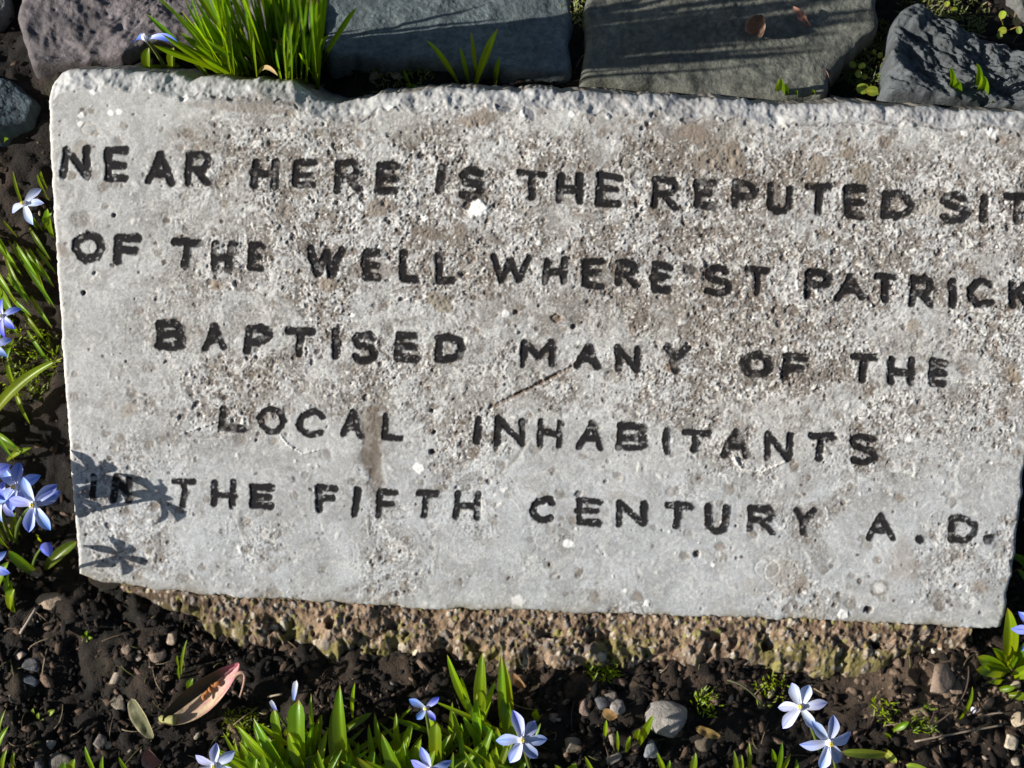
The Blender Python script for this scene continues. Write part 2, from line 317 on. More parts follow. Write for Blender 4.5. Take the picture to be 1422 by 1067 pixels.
for bx_, by_, br_, ba_ in [(690, 300, 60, .3), (850, 200, 60, .25), (980, 210, 55, .45), (1150, 240, 80, .25), (760, 410, 90, .3), (960, 420, 90, .28), (1080, 470, 90, .3), (270, 200, 60, .2), (420, 250, 50, .3), (640, 370, 50, .3), (1120, 690, 50, .25), (870, 690, 40, .25), (250, 470, 50, .22), (380, 520, 60, .2)]:
    k_ = np.exp(-(((XX-bx_)/br_)**2+((YY-by_)/(br_*.6))**2))*sst(.42, .58, fbm(wx+bx_, wy, 16, 4, 613, .65)); CM = lerp(CM, np.array([.19, .155, .12]), (k_*ba_*1.35)[..., None])
stamp(1222, 817, 8, .1, (.6, .59, .56), .8)

# ---- the letters: hand-cut strokes (x right, y down, in the letter's own box)
def arc(cx, cy, rx, ry, a0, a1, n=9):
    return [(cx+rx*math.cos(math.radians(a)), cy+ry*math.sin(math.radians(a))) for a in np.linspace(a0, a1, n)]
G = {
 'A': [[(0, 1), (.5, 0), (1, 1)], [(.2, .66), (.8, .66)]],
 'B': [[(0, 0), (0, 1)], [(0, 0)]+arc(.55, .25, .38, .25, -90, 90)+[(0, .5)], [(0, .5)]+arc(.6, .75, .4, .25, -90, 90)+[(0, 1)]],
 'C': [arc(.56, .5, .56, .5, -50, -310, 14)],
 'D': [[(0, 0), (0, 1)], [(0, 0), (.35, 0)]+arc(.4, .5, .6, .5, -85, 85)+[(.35, 1), (0, 1)]],
 'E': [[(1, 0), (0, 0), (0, 1), (1, 1)], [(0, .5), (.85, .5)]],
 'F': [[(1, 0), (0, 0), (0, 1)], [(0, .52), (.8, .52)]],
 'H': [[(0, 0), (0, 1)], [(1, 0), (1, 1)], [(0, .52), (1, .52)]],
 'I': [[(.5, 0), (.5, 1)]],
 'K': [[(0, 0), (0, 1)], [(1, 0), (0, .55)], [(.3, .4), (1, 1)]],
 'L': [[(0, 0), (0, 1), (1, 1)]],
 'M': [[(0, 1), (.05, 0), (.5, .7), (.95, 0), (1, 1)]],
 'N': [[(0, 1), (0, 0), (1, 1), (1, 0)]],
 'O': [arc(.5, .5, .5, .5, 0, 360, 18)],
 'P': [[(0, 1), (0, 0)], [(0, 0), (.4, 0)]+arc(.55, .28, .45, .28, -80, 80)+[(.4, .57), (0, .57)]],
 'R': [[(0, 1), (0, 0)], [(0, 0), (.4, 0)]+arc(.55, .26, .4, .26, -80, 80)+[(.4, .52), (0, .52)], [(.45, .52), (1, 1)]],
 'S': [arc(.52, .25, .48, .25, -40, -250, 10)[:-1]+arc(.48, .75, .5, .26, -70, 140, 10)],
 'T': [[(0, 0), (1, 0)], [(.5, 0), (.5, 1)]],
 'U': [[(0, 0), (0, .6)]+arc(.5, .62, .5, .38, 180, 0, 9)+[(1, 0)]],
 'W': [[(0, 0), (.27, 1), (.5, .15), (.74, 1), (1, 0)]],
 'Y': [[(0, 0), (.5, .5), (1, 0)], [(.5, .5), (.5, 1)]],
 '.': [[(.45, .5), (.55, .5)]],
}
ROWS = [
 "N 86 127 203 249;E 146 179 204 252;A 203 242 211 258;R 258 294 211 259;H 349 387 219 263;E 407 440 221 263;R 466 501 221 268;E 522 554 225 271;I 603 619 228 271;S 636 674 231 278;T 720 758 236 280;H 774 810 240 284;E 828 863 240 287;R 907 943 246 292;E 965 994 249 290;P 1017 1052 251 292;U 1065 1101 255 298;T 1116 1157 255 300;E 1172 1204 258 305;D 1225 1268 265 304;S 1304 1346 266 310;I 1359 1374 270 309;T 1392 1432 269 313;E 1446 1468 272 315",
 "O 101 145 324 366;F 158 195 326 368;T 238 279 332 375;H 293 324 335 379;E 344 368 337 378;W 425 478 341 386;E 503 530 345 390;L 555 583 347 392;L 605 634 350 394;W 680 738 353 394;H 754 790 358 396;E 809 840 359 401;R 855 886 361 401;E 904 933 365 406;S 977 1018 368 412;T 1034 1069 370 410;P 1117 1156 374 414;A 1161 1201 380 418;T 1213 1248 380 421;R 1264 1297 383 428;I 1316 1330 387 429;C 1345 1383 386 428;K 1400 1434 389 428",
 "B 216 258 445 486;A 280 316 450 488;P 339 379 452 492;T 397 436 455 495;I 458 472 457 499;S 486 526 460 503;E 549 581 461 502;D 605 646 464 504;M 722 771 472 510;A 797 835 475 514;N 855 890 478 518;Y 919 955 479 519;O 1029 1073 488 525;F 1087 1123 491 529;T 1178 1220 492 532;H 1234 1270 495 536;E 1290 1317 498 536",
 "L 304 344 563 600;O 356 398 565 604;C 413 453 569 607;A 473 507 569 609;L 531 563 572 613;I 656 670 578 617;N 688 728 579 619;H 747 781 581 622;A 801 841 583 625;B 858 898 588 628;I 918 932 592 630;T 946 986 596 631;A 1002 1041 596 637;N 1062 1101 598 640;T 1123 1158 602 641;S 1178 1220 602 645",
 "I 124 136 658 695;N 154 184 659 698;T 238 272 665 703;H 294 330 667 706;E 348 381 672 707;F 440 471 674 712;I 489 503 677 718;F 522 553 679 720;T 575 609 681 720;H 631 668 682 724;C 737 774 689 727;E 800 836 692 730;N 857 898 695 733;T 921 961 698 736;U 978 1012 700 742;R 1038 1077 703 741;Y 1098 1132 705 743;A 1203 1244 711 752;. 1270 1284 742 754;D 1317 1358 716 755;. 1366 1379 743 756"]
LET = []
for r in ROWS:
    for e in r.split(';'):
        c, x0, x1, y0, y1 = e.split(); LET.append((c, float(x0), float(x1), float(y0), float(y1)))
wobx = (fbm(XX, YY, 18, 2, 301)-.5)*4; woby = (fbm(XX, YY, 18, 2, 302)-.5)*4
edge_n = (fbm(XX, YY, 3.6, 3, 303, .7)-.5)*3.4
worn = sst(.26, .40, fbm(XX, YY, 13, 3, 304)+.07*(1-RG)+.035)
PAINT = np.zeros((H0, W0)); LID = -np.ones((H0, W0), int); GR = np.zeros((H0, W0))
for li, (c, x0, x1, y0, y1) in enumerate(LET):
    rad = (5.7 if y0 < 510 else 5.2)*rng.uniform(.94, 1.12); ins = rad*.8
    bx0, bx1, by0, by1 = x0+ins, x1-ins, y0+ins, y1-ins
    if c == '.': rad = 6.6
    s = win((x0+x1)/2, (y0+y1)/2, 38); gx = XX[s]+wobx[s]; gy = YY[s]+woby[s]
    D = np.full(gx.shape, 99.)
    for st in G[c]:
        j = [(rng.normal()*.9, rng.normal()*.9) for _ in st]
        P = [(lerp(bx0, bx1, u)-(v-.5)*1.8+q[0], lerp(by0, by1, v)+(u-.5)*1.5+q[1]) for (u, v), q in zip(st, j)]
        if len(P) == 1: P = P*2
        for (ax_, ay_), (bx_, by_) in zip(P, P[1:]):
            vx, vy = bx_-ax_, by_-ay_; L2 = vx*vx+vy*vy+1e-9
            t = np.clip(((gx-ax_)*vx+(gy-ay_)*vy)/L2, 0, 1)
            D = np.minimum(D, np.hypot(gx-ax_-t*vx, gy-ay_-t*vy)*(1+.12*math.sin(li*3.+ax_)*(t-.5)))
    D = D + edge_n[s]
    m = 1-sst(rad-.9, rad+.7, D); g = 1-sst(0, rad*1.25, D)
    up_ = m > np.maximum(PAINT[s], .5)
    L_ = LID[s]; L_[up_] = li; LID[s] = L_
    PAINT[s] = np.maximum(PAINT[s], m); GR[s] = np.maximum(GR[s], g)
fade = {(86, 203): .86, (122, 658): .95, (1290, 498): .88, (344, 337): .9}
PW = PAINT*np.clip(.72+.28*worn, 0, 1)
for (fx, fy), v in fade.items():
    s = win(fx+20, fy+20, 34); PW[s] *= np.where(LID[s] >= 0, v*(.7+.5*worn[s]), 1)
HM = HM*(1-.9*PAINT) - sst(.1, .6, GR)*.42
s_over = sst(.70, .78, fbm(XX, YY, 5, 3, 306))                 # pale grit showing through the paint
pc = np.array([.007, .006, .007])*(1+.8*(fbm(XX, YY, 9, 3, 305)-.3))[..., None]
CM = lerp(CM, pc, (np.clip(PW*(1-.6*s_over), 0, 1)*.97)[..., None])
pts_ = [(651, 296), (655, 284), (664, 276), (673, 283), (677, 297), (664, 301)]
ins_ = np.full(XX.shape, 99.)
for (x0_, y0_), (x1_, y1_) in zip(pts_, pts_[1:]+pts_[:1]):
    l_ = math.hypot(x1_-x0_, y1_-y0_); ins_ = np.minimum(ins_, -((x1_-x0_)*(YY-y0_)-(y1_-y0_)*(XX-x0_))/l_*-1)
ck = sst(-1, 1.2, ins_+(fbm(XX, YY, 5, 2, 640)-.5)*2); CM = lerp(CM, np.array([.88, .87, .84]), ck[..., None]); HM = HM*(1-.7*ck)+ck*.5
# chamfered, worn top edge and rounded arrises
dT0 = YY-yT(XX); dT = YY-(interp_pts(TOP, XX)+interp_pts(TOP, XX-14)+interp_pts(TOP, XX+14))/3; ch = 25+9*(vn(XX/60., XX*0, 21)-.5)+(fbm(XX, YY, 14, 3, 22)-.5)*16
cut = sst(0, 1, dT/ch)
chz = np.where(dT < ch, (ch-dT)*.22, 0)
HM = HM*np.where(dT < ch, .2, 1) - chz + (fbm(XX*.5, YY, 40, 3, 29, .4)-.5)*.7*np.clip((ch-dT)/10, 0, 1)
rid = np.exp(-((dT-ch)/2.4)**2)*np.clip(sst(.48, .62, fbm(XX, YY, 26, 3, 24))+.7*sst(1080, 1180, XX), 0, 1)*(XX > 250)
fl = (1-sst(300, 430, YY*0+XX))*sst(270, 300, XX)+sst(350, 440, XX)*(1-sst(440, 450, XX)); q_ = np.exp(-((YY-(138+.06*(XX-300)))/3.)**2)*sst(275, 300, XX)*(1-sst(420, 440, XX)); HM -= q_*.8; CM = lerp(CM, np.array([.2, .175, .16]), (q_*.7)[..., None])
HM -= rid*1.3; CM = lerp(CM, np.array([.16, .15, .15]), (rid*.5)[..., None])  # groove under the chamfer, its shadow line also darkened into the colour
CM = lerp(CM, np.array([.38, .385, .395])*(.5+1.0*fbm(wx, wy, 14, 5, 88, .65))[..., None], (np.clip((ch-dT)/6, 0, 1)*.5)[..., None])
dL = XX-xL(YY); dR = xR(YY)-XX; dB = yB(XX)-YY
for d_, r_ in ((dL, 6.), (dR, 7.), (dB, 6.), (dT0, 7.)):
    q = np.clip(1-d_/r_, 0, 1); HM -= r_*.4*(1-np.sqrt(np.clip(1-q*q, 0, 1)))
grime = np.exp(-np.clip(dB, 0, 99)/9.)*sst(.25, .6, fbm(XX, YY, 30, 3, 25))
CM = lerp(CM, np.array([.17, .135, .07]), (grime*.75)[..., None])
CM = lerp(CM, np.array([.50, .49, .46]), (np.exp(-np.clip(dL, 0, 99)/5.)*.6)[..., None])  # left rim painted paler, as the edge catching the sun

NX, NY = 1180, 640
s_, t_ = np.meshgrid(np.linspace(0, 1, NX), np.linspace(0, 1, NY))
PX = lerp(70, 1450, s_); PY = lerp(850, 130, t_)
for _ in range(6):
    PX = lerp(xL(PY), xR(PY), s_); PY = lerp(yB(PX), yT(PX), t_)
def samp(Mp, px, py):
    x = np.clip(px-OX-.5, 0, W0-1.001); y = np.clip(py-OY-.5, 0, H0-1.001); i = x.astype(int); j = y.astype(int); fx = x-i; fy = y-j
    if Mp.ndim == 3: fx = fx[..., None]; fy = fy[..., None]
    return (Mp[j, i]*(1-fx)+Mp[j, i+1]*fx)*(1-fy)+(Mp[j+1, i]*(1-fx)+Mp[j+1, i+1]*fx)*fy
hv = samp(HM, PX, PY)*.001; cv = samp(CM, PX, PY)
V = on_face(PX, PY) + FN*hv[..., None]
V = V.reshape(-1, 3); cv = np.clip(cv.reshape(-1, 3), .008, .9)
faces = grid_faces(NX, NY)
fc = faces.mean(1)
fi = np.clip((PX.ravel()[faces].mean(1)-OX).astype(int), 0, W0-1); fj = np.clip((PY.ravel()[faces].mean(1)-OY).astype(int), 0, H0-1)
lid = LID[fj, fi]
# sides: the rim dropped along the face normal into the ground
idx = np.arange(NX*NY).reshape(NY, NX)
loop = np.concatenate([idx[0, :-1], idx[:-1, -1], idx[-1, ::-1][:-1], idx[::-1, 0][:-1]])
rim = V[loop]; nl = len(loop); sv = [V]; sc = [cv]; sf = []; prev = loop; off = len(V)
cen = V.mean(0)
for k, dz in enumerate([.002, .005, .010, .018, .030, .048]):
    jit = (fbm(np.arange(nl)*1., np.full(nl, k*9.), 12, 3, 400)-.5)*.003
    dirn = rim-cen; dirn /= np.linalg.norm(dirn, axis=1)[:, None]
    sv.append(rim-FN*dz+dirn*jit[:, None]); sc.append(np.tile([.26, .235, .20], (nl, 1))*(.6+.8*fbm(np.arange(nl)*1., np.full(nl, k*9.), 8, 3, 401))[:, None])
    cur = off+np.arange(nl); off += nl
    sf.append(np.stack([prev, cur, np.roll(cur, -1), np.roll(prev, -1)], 1)); prev = cur
sv.append(np.array([cen-FN*.048])); sc.append(np.array([[.2, .18, .15]]))
VA = np.concatenate(sv); CA = np.concatenate(sc); keep = faces[lid < 0]
# winding: faces seen from outside
slab_f = np.concatenate([keep]+sf)
org = on_face(np.array(711.), np.array(850.)) - FN*.04
slab = empty('inscribed_slab', org)
tag(slab, 'pale grey weathered concrete slab leaning back in the soil, carved with five lines of black lettering', 'memorial slab')
def sub(name, fcs, parent, m):
    u, inv = np.unique(fcs, return_inverse=True)
    return mesh_obj(name, VA[u]-org, inv.reshape(fcs.shape), m, parent, {'col': CA[u]})
sub('stone_block', slab_f, slab, M_SLAB)
for li, L in enumerate(LET):
    q = faces[lid == li]
    if len(q) > 3: sub('full_stop' if L[0] == '.' else 'letter', q, slab, M_SLAB)

# ------------------------------------------------------------------ rough bed of mortar and grit under the slab's foot
bx = np.linspace(-.236, .274, 980); bd = np.linspace(-.012, .036, 92)
BX, BD = np.meshgrid(bx, bd)
edge = on_face(PX[0], PY[0]); ey = np.interp(bx, edge[:, 0], edge[:, 1]); ez = np.interp(bx, edge[:, 0], edge[:, 2])
EY = np.tile(ey, (92, 1)); EZ = np.tile(ez, (92, 1))
wdt = .0215+.013*(fbm(BX, BX*0+3, .05, 3, 501)-.5)+.009*(fbm(BX, BX*0+3, .012, 3, 502)-.5)
wdt = wdt*sst(-.235, -.14, BX)*(1-.5*sst(.22, .27, BX))
q = BD/np.maximum(wdt, .002)
bz = EZ-.0035-.022*(1-sst(-.240, -.18, BX))-.010*np.clip(q, 0, 1) - .028*sst(.8, 1.9, q)
bxx, byy = BX, EY-BD
bz += (fbm(bxx, byy, .020, 5, 503, .5)-.5)*.007 + (fbm(bxx, byy, .0028, 3, 504, .65)-.5)*.0024
bt = fbm(bxx, byy, .004, 3, 505)
bc = lerp(np.array([.08, .05, .03]), np.array([.30, .21, .14]), np.clip(bt*1.5-.2, 0, 1)[..., None])
bz -= .006*sst(.55, .68, fbm(bxx, byy, .011, 3, 511))*sst(.1, .5, q)
ms = sst(.46, .62, fbm(bxx, byy, .02, 3, 506))*sst(.2, .8, q)
bc = lerp(bc, np.array([.17, .16, .04]), (ms*.6)[..., None])
bc = lerp(bc, np.array([.03, .021, .014]), ((1-sst(-.215, -.13, BX))*.75)[..., None])
rs = np.random.default_rng(5); dxg = bx[1]-bx[0]; dyg = bd[1]-bd[0]
for k in range(3400):
    i = rs.integers(0, 980); j = rs.integers(0, 92); r = rs.uniform(.0006, .0017)*(2.0 if rs.random() < .06 else 1)
    n = int(r/dxg)+2; si = slice(max(0, i-n), i+n+1); sj = slice(max(0, j-n), j+n+1)
    d = np.hypot(bxx[sj, si]-bx[i], (byy[sj, si]-byy[j, i])*rs.uniform(.8, 1.3)); m = np.clip(1-(d/r)**2, 0, 1)
    c = [(.32, .26, .20), (.24, .19, .15), (.42, .37, .30), (.14, .11, .09), (.22, .20, .07), (.18, .16, .15)][rs.integers(0, 6)]
    sgn = 1 if rs.random() < .72 else -1
    bz[sj, si] += sgn*np.sqrt(m)*r*(.5 if sgn > 0 else .3)
    bc[sj, si] = lerp(bc[sj, si], np.array(c if sgn > 0 else (.03, .02, .015)), (sst(0, .35, m)*.85)[..., None])
o = mesh_obj('mortar_bed', np.stack([bxx, byy, bz], -1).reshape(-1, 3), grid_faces(980, 92)[:, ::-1], M_BED, None, {'col': bc.reshape(-1, 3)})
tag(o, 'rough brown gritty mortar ledge with yellow green moss under the foot of the slab', 'mortar footing')

# ------------------------------------------------------------------ stones
def sett(pts, z, thick, colr, seed, label, group=None, name='granite_sett', amp=.003, tilt=(0, 0), vein=0, cat='paving stone', cscale=.012, ccon=.5):
    P = on_z(np.array([p[0] for p in pts], float), np.array([p[1] for p in pts], float), z)[:, :2]
    n = 300; L = np.r_[0, np.cumsum(np.hypot(*np.diff(np.vstack([P, P[:1]]), axis=0).T))]
    Q = np.vstack([P, P[:1]]); tt = np.linspace(0, L[-1], n, endpoint=False)
    bxy = np.stack([np.interp(tt, L, Q[:, 0]), np.interp(tt, L, Q[:, 1])], 1)
    for _ in range(3): bxy = (np.roll(bxy, 1, 0)+2*bxy+np.roll(bxy, -1, 0))/4
    c = bxy.mean(0); nr = 90; Vs = []; Cs = []
    for k in range(nr+1):
        u = (k+.5)/(nr+.5); xy = c+(bxy-c)*u
        xy = xy+((fbm(xy[:, 0:1].ravel()+seed, xy[:, 1], .02, 3, seed)-.5)*.008*u)[:, None]*(bxy-c)/np.linalg.norm(bxy-c, axis=1)[:, None]
        e = np.linalg.norm(bxy-c, axis=1)*(1-u); rr = .0045
        drop = rr*(1-np.sqrt(np.clip(1-np.clip(1-e/rr, 0, 1)**2, 0, 1)))
        h = (fbm(xy[:, 0]+seed, xy[:, 1], .05, 3, seed+1)-.5)*amp*2+(fbm(xy[:, 0]+seed, xy[:, 1], .009, 4, seed+2, .62)-.5)*amp*1.1
        if vein: h += (1-np.abs(fbm((xy[:, 0]-xy[:, 1])*.45+seed, xy[:, 1]+xy[:, 0]*.8, .02, 5, seed+5, .6)-.5)*5)*vein
        h += (xy[:, 0]-c[0])*tilt[0]+(xy[:, 1]-c[1])*tilt[1]
        Vs.append(np.c_[xy, z+h-drop])
        f = fbm(xy[:, 0]+seed, xy[:, 1], cscale, 4, seed+3, .6); g = fbm(xy[:, 0]+seed, xy[:, 1], .0025, 2, seed+4)
        Cs.append(np.array(colr)*(1-ccon+2*ccon*f)[:, None]*(.6+.8*g)[:, None])
    for dz in (.012, .028, thick):
        Vs.append(np.c_[c+(Vs[nr][:, :2]-c)*1.01, Vs[nr][:, 2]-dz]); Cs.append(Cs[nr])
    Vv = np.concatenate(Vs); m = len(Vs); a = np.arange(n); b = (a+1) % n
    Fq = np.concatenate([np.stack([k*n+a, (k+1)*n+a, (k+1)*n+b, k*n+b], 1) for k in range(m-1)])
    Vv = np.concatenate([Vv, Vs[0].mean(0)[None]]); Cv = np.concatenate(Cs+[Cs[0][:1]])
    cap = np.stack([np.full(n, len(Vv)-1), a, b, b], 1)
    og = np.array([c[0], c[1], z-thick])
    F_ = [tuple(f) for f in Fq]+[(len(Vv)-1, int(i), int(j)) for i, j in zip(a, b)]
    o = mesh_obj(name, Vv-og, F_, M_ROCK, None, {'col': Cv}); o.location = tuple(og)
    return tag(o, label, cat, group)
GS = 'stone setts behind the slab'
sett([(12, -110), (250, -110), (300, -90), (450, -90), (449, 30), (446, 66), (380, 68), (300, 60), (240, 50), (205, 54), (165, 72), (120, 80), (42, 86), (36, 84), (30, 50), (22, 10)], .163, .05, (.115, .10, .105), 11, 'pinkish grey pitted sett at the top left, behind the tall grass tuft', GS, amp=.006, tilt=(.05, .02), ccon=.8)
sett([(454, -110), (460, -112), (780, -115), (787, -112), (791, 0), (796, 92), (790, 100), (700, 102), (620, 94), (500, 84), (456, 84), (452, 78)], .160, .05, (.11, .135, .14), 23, 'bluish grey flat sett right of the grass tuft, crossed by thin blade shadows', GS, amp=.0022, tilt=(-.04, -.05), ccon=.35)
sett([(818, -112), (826, -116), (1205, -116), (1222, -30), (1212, 45), (1165, 80), (1150, 138), (1060, 140), (960, 131), (880, 122), (808, 112), (806, 104), (814, 60), (817, 10)], .163, .05, (.105, .108, .09), 37, 'large grey brown sett with long dark shadow streaks and a husk lying on it', GS, amp=.003, tilt=(.02, -.03), ccon=.45)
sett([(1236, 75), (1244, 28), (1270, 6), (1310, 20), (1350, 32), (1390, 56), (1440, 78), (1520, 100), (1540, 165), (1420, 152), (1290, 143), (1236, 130)], .170, .05, (.065, .073, .078), 51, 'craggy dark grey rock with folded ridges at the top right corner', None, 'craggy_rock', .007, (-.05, -.10), .0055, 'rock')
sett([(-90, 95), (-10, 100), (30, 116), (52, 140), (44, 165), (-10, 182), (-90, 185)], .148, .05, (.03, .048, .06), 67, 'dark blue grey stone by the upper left corner of the slab', None, 'half_buried_stone', .004, (.0, .0), 0, 'stone')
sett([(-120, -100), (5, -100), (10, 5), (-10, 30), (-120, 40)], .156, .05, (.10, .10, .10), 71, 'grey stone just showing in the top left corner', GS, amp=.004)
sett([(1440, -110), (1620, -110), (1640, 60), (1520, 66), (1430, 30), (1400, -20), (1395, -80)], .158, .05, (.10, .10, .095), 73, 'grey sett beyond the craggy rock at the top right', GS, amp=.004)

import bmesh
def ico(sub_):
    b = bmesh.new(); bmesh.ops.create_icosphere(b, subdivisions=sub_, radius=1); b.verts.ensure_lookup_table()
    V_ = np.array([v.co[:] for v in b.verts]); F_ = [tuple(v.index for v in f.verts) for f in b.faces]; b.free(); return V_, F_
ICO = {k: ico(k) for k in (1, 2, 3)}
def pebble_geo(p, r, asp, rot, seed, sub_=3, flat=.65, ang=.35):
    Vi, Fi = ICO[sub_]; Vi = Vi.copy(); rs_ = np.random.default_rng(seed)
    for _ in range(7):                                     # planar chips give it facets
        d = rs_.normal(size=3); d /= np.linalg.norm(d); k = rs_.uniform(.55, .85)+(.35-ang)*.5
        s = Vi@d; Vi = Vi-np.outer(np.maximum(0, s-k), d)
    Vi = Vi*(1+.16*(fbm(Vi[:, 0]*2+seed, Vi[:, 1]*2+Vi[:, 2], .8, 3, seed % 97)-.5))[:, None]
    c, s = math.cos(rot), math.sin(rot); Vi = Vi*np.array([r*asp, r, r*flat])
    return np.c_[Vi[:, 0]*c-Vi[:, 1]*s, Vi[:, 0]*s+Vi[:, 1]*c, Vi[:, 2]]+p, Fi
def pebble(px, py, rpx, asp, rot, colr, label, name='pebble', cat='pebble', group='loose stones on the soil', flat=.65, ang=.35, z=None):
    r = rpx*.00041; ang = .5; flat *= .8; p = on_ground(px, py, r*.18) if z is None else on_z(px, py, z)
    Vp, Fp = pebble_geo(np.zeros(3), r, asp, rot, int(px*7+py), 3, flat, ang)
    f = fbm(Vp[:, 0]*300+px, Vp[:, 1]*300+Vp[:, 2]*200, .8, 3, int(px))
    o = mesh_obj(name, Vp, Fp, M_ROCK, None, {'col': np.array(colr)*1.1*(.45+1.0*f)[:, None]}); o.location = tuple(p)
    return tag(o, label, cat, group)
TANP, GRYP, PAL, BRN, BLU = (.16, .11, .075), (.12, .105, .09), (.32, .26, .20), (.10, .065, .045), (.07, .07, .08)
for a in [
 (29, 910, 9, 1.0, 1.4, PAL, 'pale oval pebble near the left edge of the photo, above the flat blue grey one'),
 (45, 925, 12, 1.3, .3, BLU, 'flat blue grey pebble touching the pale oval pebble at lower left'),
 (41, 945, 12, 1.2, .1, (.08, .09, .11), 'dark slate pebble just below the flat blue grey pebble'),
 (17, 967, 10, 1.0, 1.5, GRYP, 'upright grey tan pebble at the lower left edge of the photo'),
 (10, 940, 8, 1.2, .8, TANP, 'small tan pebble above the upright grey tan one at the lower left edge'),
 (218, 909, 12, 1.1, .2, (.27, .20, .15), 'round tan pebble above the dried seed husk'),
 (240, 885, 12, 1.0, .9, (.30, .23, .17), 'angular pinkish tan pebble just under the left part of the mortar ledge'),
 (177, 901, 9, 1.0, 1.2, (.22, .16, .12), 'small brown pebble left of the round tan pebble'),
 (191, 911, 8, 1.2, .6, PAL, 'small pale pebble wedged between the brown and the round tan pebbles'),
 (165, 977, 13, 1.2, -.2, (.19, .16, .12), 'grey tan pebble left of the withered oval leaf'),
 (69, 1036, 10, 1.2, .5, (.28, .25, .21), 'pale tan pebble near the bottom left corner'),
 (136, 1032, 12, 1.1, 1.1, (.20, .165, .15), 'rounded brown grey pebble right of the pale tan one near the bottom left'),
 (148, 1035, 6, 1.3, .1, PAL, 'tiny pale chip beside the rounded brown grey pebble near the bottom left'),
 (82, 1057, 13, 1.5, .2, GRYP, 'long flat grey pebble at the bottom edge of the photo, lower left'),
 (55, 1062, 9, 1.1, .5, BLU, 'dark bluish pebble at the bottom edge left of the long flat grey pebble'),
 (69, 838, 16, 1.4, .1, (.27, .20, .14), 'flat brown clod with a pointed end left of the slab foot'),
 (67, 869, 7, 1.2, .2, TANP, 'small tan pebble below the flat brown clod'),
 (48, 796, 9, 1.5, .4, (.22, .16, .12), 'brown crumb of stone below the blue bud at left'),
 (52, 813, 8, 1.6, .1, TANP, 'small double lobed tan crumb beside the slab bottom left corner'),
 (578, 904, 10, .8, .1, (.42, .36, .28), 'pale square edged pebble standing in soil under the mortar ledge'),
 (618, 884, 13, 1.1, .3, (.50, .41, .29), 'light yellow block of grit at the lower edge of the mortar ledge'),
 (790, 882, 11, 1.0, .9, (.56, .48, .36), 'bright cream hooked pebble stuck in the mortar ledge'),
 (943, 899, 10, 1.1, .3, (.42, .38, .30), 'cream pebble at the lower edge of the mortar ledge right of centre'),
 (990, 890, 6, 1.0, .3, (.55, .50, .42), 'small whitish pebble in the mortar ledge right of the cream one'),
 (1027, 888, 12, 1.3, .2, (.14, .12, .15), 'purple grey pebble in the right half of the mortar ledge'),
 (1255, 908, 9, 1.5, .1, (.38, .34, .27), 'pale flattened pebble on the ledge near its right end'),
 (1298, 905, 6, 1.0, .1, (.62, .58, .5), 'small white grain at the right end of the mortar ledge'),
 (812, 983, 13, .9, .4, (.20, .14, .11), 'reddish brown pebble in the dark soil below the middle of the ledge'),
 (845, 967, 11, 1.1, .8, (.26, .21, .17), 'upper tan pebble of a small pile in the soil below the slab'),
 (858, 980, 13, 1.0, 1.8, (.22, .20, .19), 'grey pebble with flat sides right of the upper tan pebble'),
 (835, 977, 10, 1.2, .1, BLU, 'bluish pebble in the middle of the small pile below the slab'),
 (930, 1000, 27, 1.45, -.35, (.25, .23, .21), 'large angular grey stone lying in the soil below the slab', 'stone'),
 (905, 1042, 14, 1.1, .2, (.17, .18, .20), 'flat blue grey stone under the large angular grey stone'),
 (795, 1034, 14, 1.0, .7, (.17, .14, .11), 'round rough brown pebble left of the pile, beside the right blue flower'),
 (852, 1053, 11, 1.1, .4, (.22, .19, .16), 'grey brown pebble at the bottom edge below the pile of pebbles'),
 (767, 998, 8, 1.0, .4, (.14, .11, .09), 'dim brown pebble above the six petalled blue flower'),
 (722, 943, 10, 1.3, .2, (.17, .11, .07), 'orange brown pebble behind the green leaf tips in the middle'),
 (979, 1030, 14, 1.1, .5, (.09, .07, .05), 'dark brown stone right of the large angular grey stone'),
 (1306, 945, 22, 1.3, .9, (.22, .16, .12), 'large brown soil covered lump in the sunlit mound at lower right'),
 (1328, 955, 12, 1.0, .3, (.17, .12, .09), 'hollow edged brown lump on the right side of the sunlit mound'),
 (1352, 987, 6, 1.0, .3, (.62, .60, .62), 'tiny white pebble near the thin green blade at lower right'),
 (1370, 975, 10, 1.3, .5, TANP, 'tan pebble below the right hand leafy plant'),
 (1411, 950, 9, 1.0, 1.2, (.36, .29, .22), 'upright tan pebble at the right edge of the photo'),
 (1414, 1000, 12, .9, .2, (.42, .34, .24), 'cream elongated pebble at the right edge of the photo'),
 (1404, 1032, 13, .9, .9, (.40, .34, .26), 'cream knobbly pebble near the bottom right corner'),
 (1412, 1057, 8, 1.0, .9, (.28, .24, .18), 'small tan pebble in the bottom right corner'),
 (520, 107, 9, 1.1, .9, (.17, .14, .10), 'brown pebble in the dark gap behind the slab, right of the grass tuft'),
 (712, 113, 9, 1.2, .9, (.15, .13, .12), 'small grey pebble in the gap behind the slab, right of the sprout'),
 (735, 107, 6, 1.2, .9, (.13, .14, .15), 'tiny bluish pebble in the gap behind the slab below the flat sett'),
 (1178, 88, 13, .9, .9, (.16, .13, .10), 'brown pebble under the bright seedling at the top right'),
 (1120, 142, 9, 1.3, .2, (.10, .10, .10), 'dark stone chip between the sprout and the weeds behind the slab')]:
    pebble(*a)
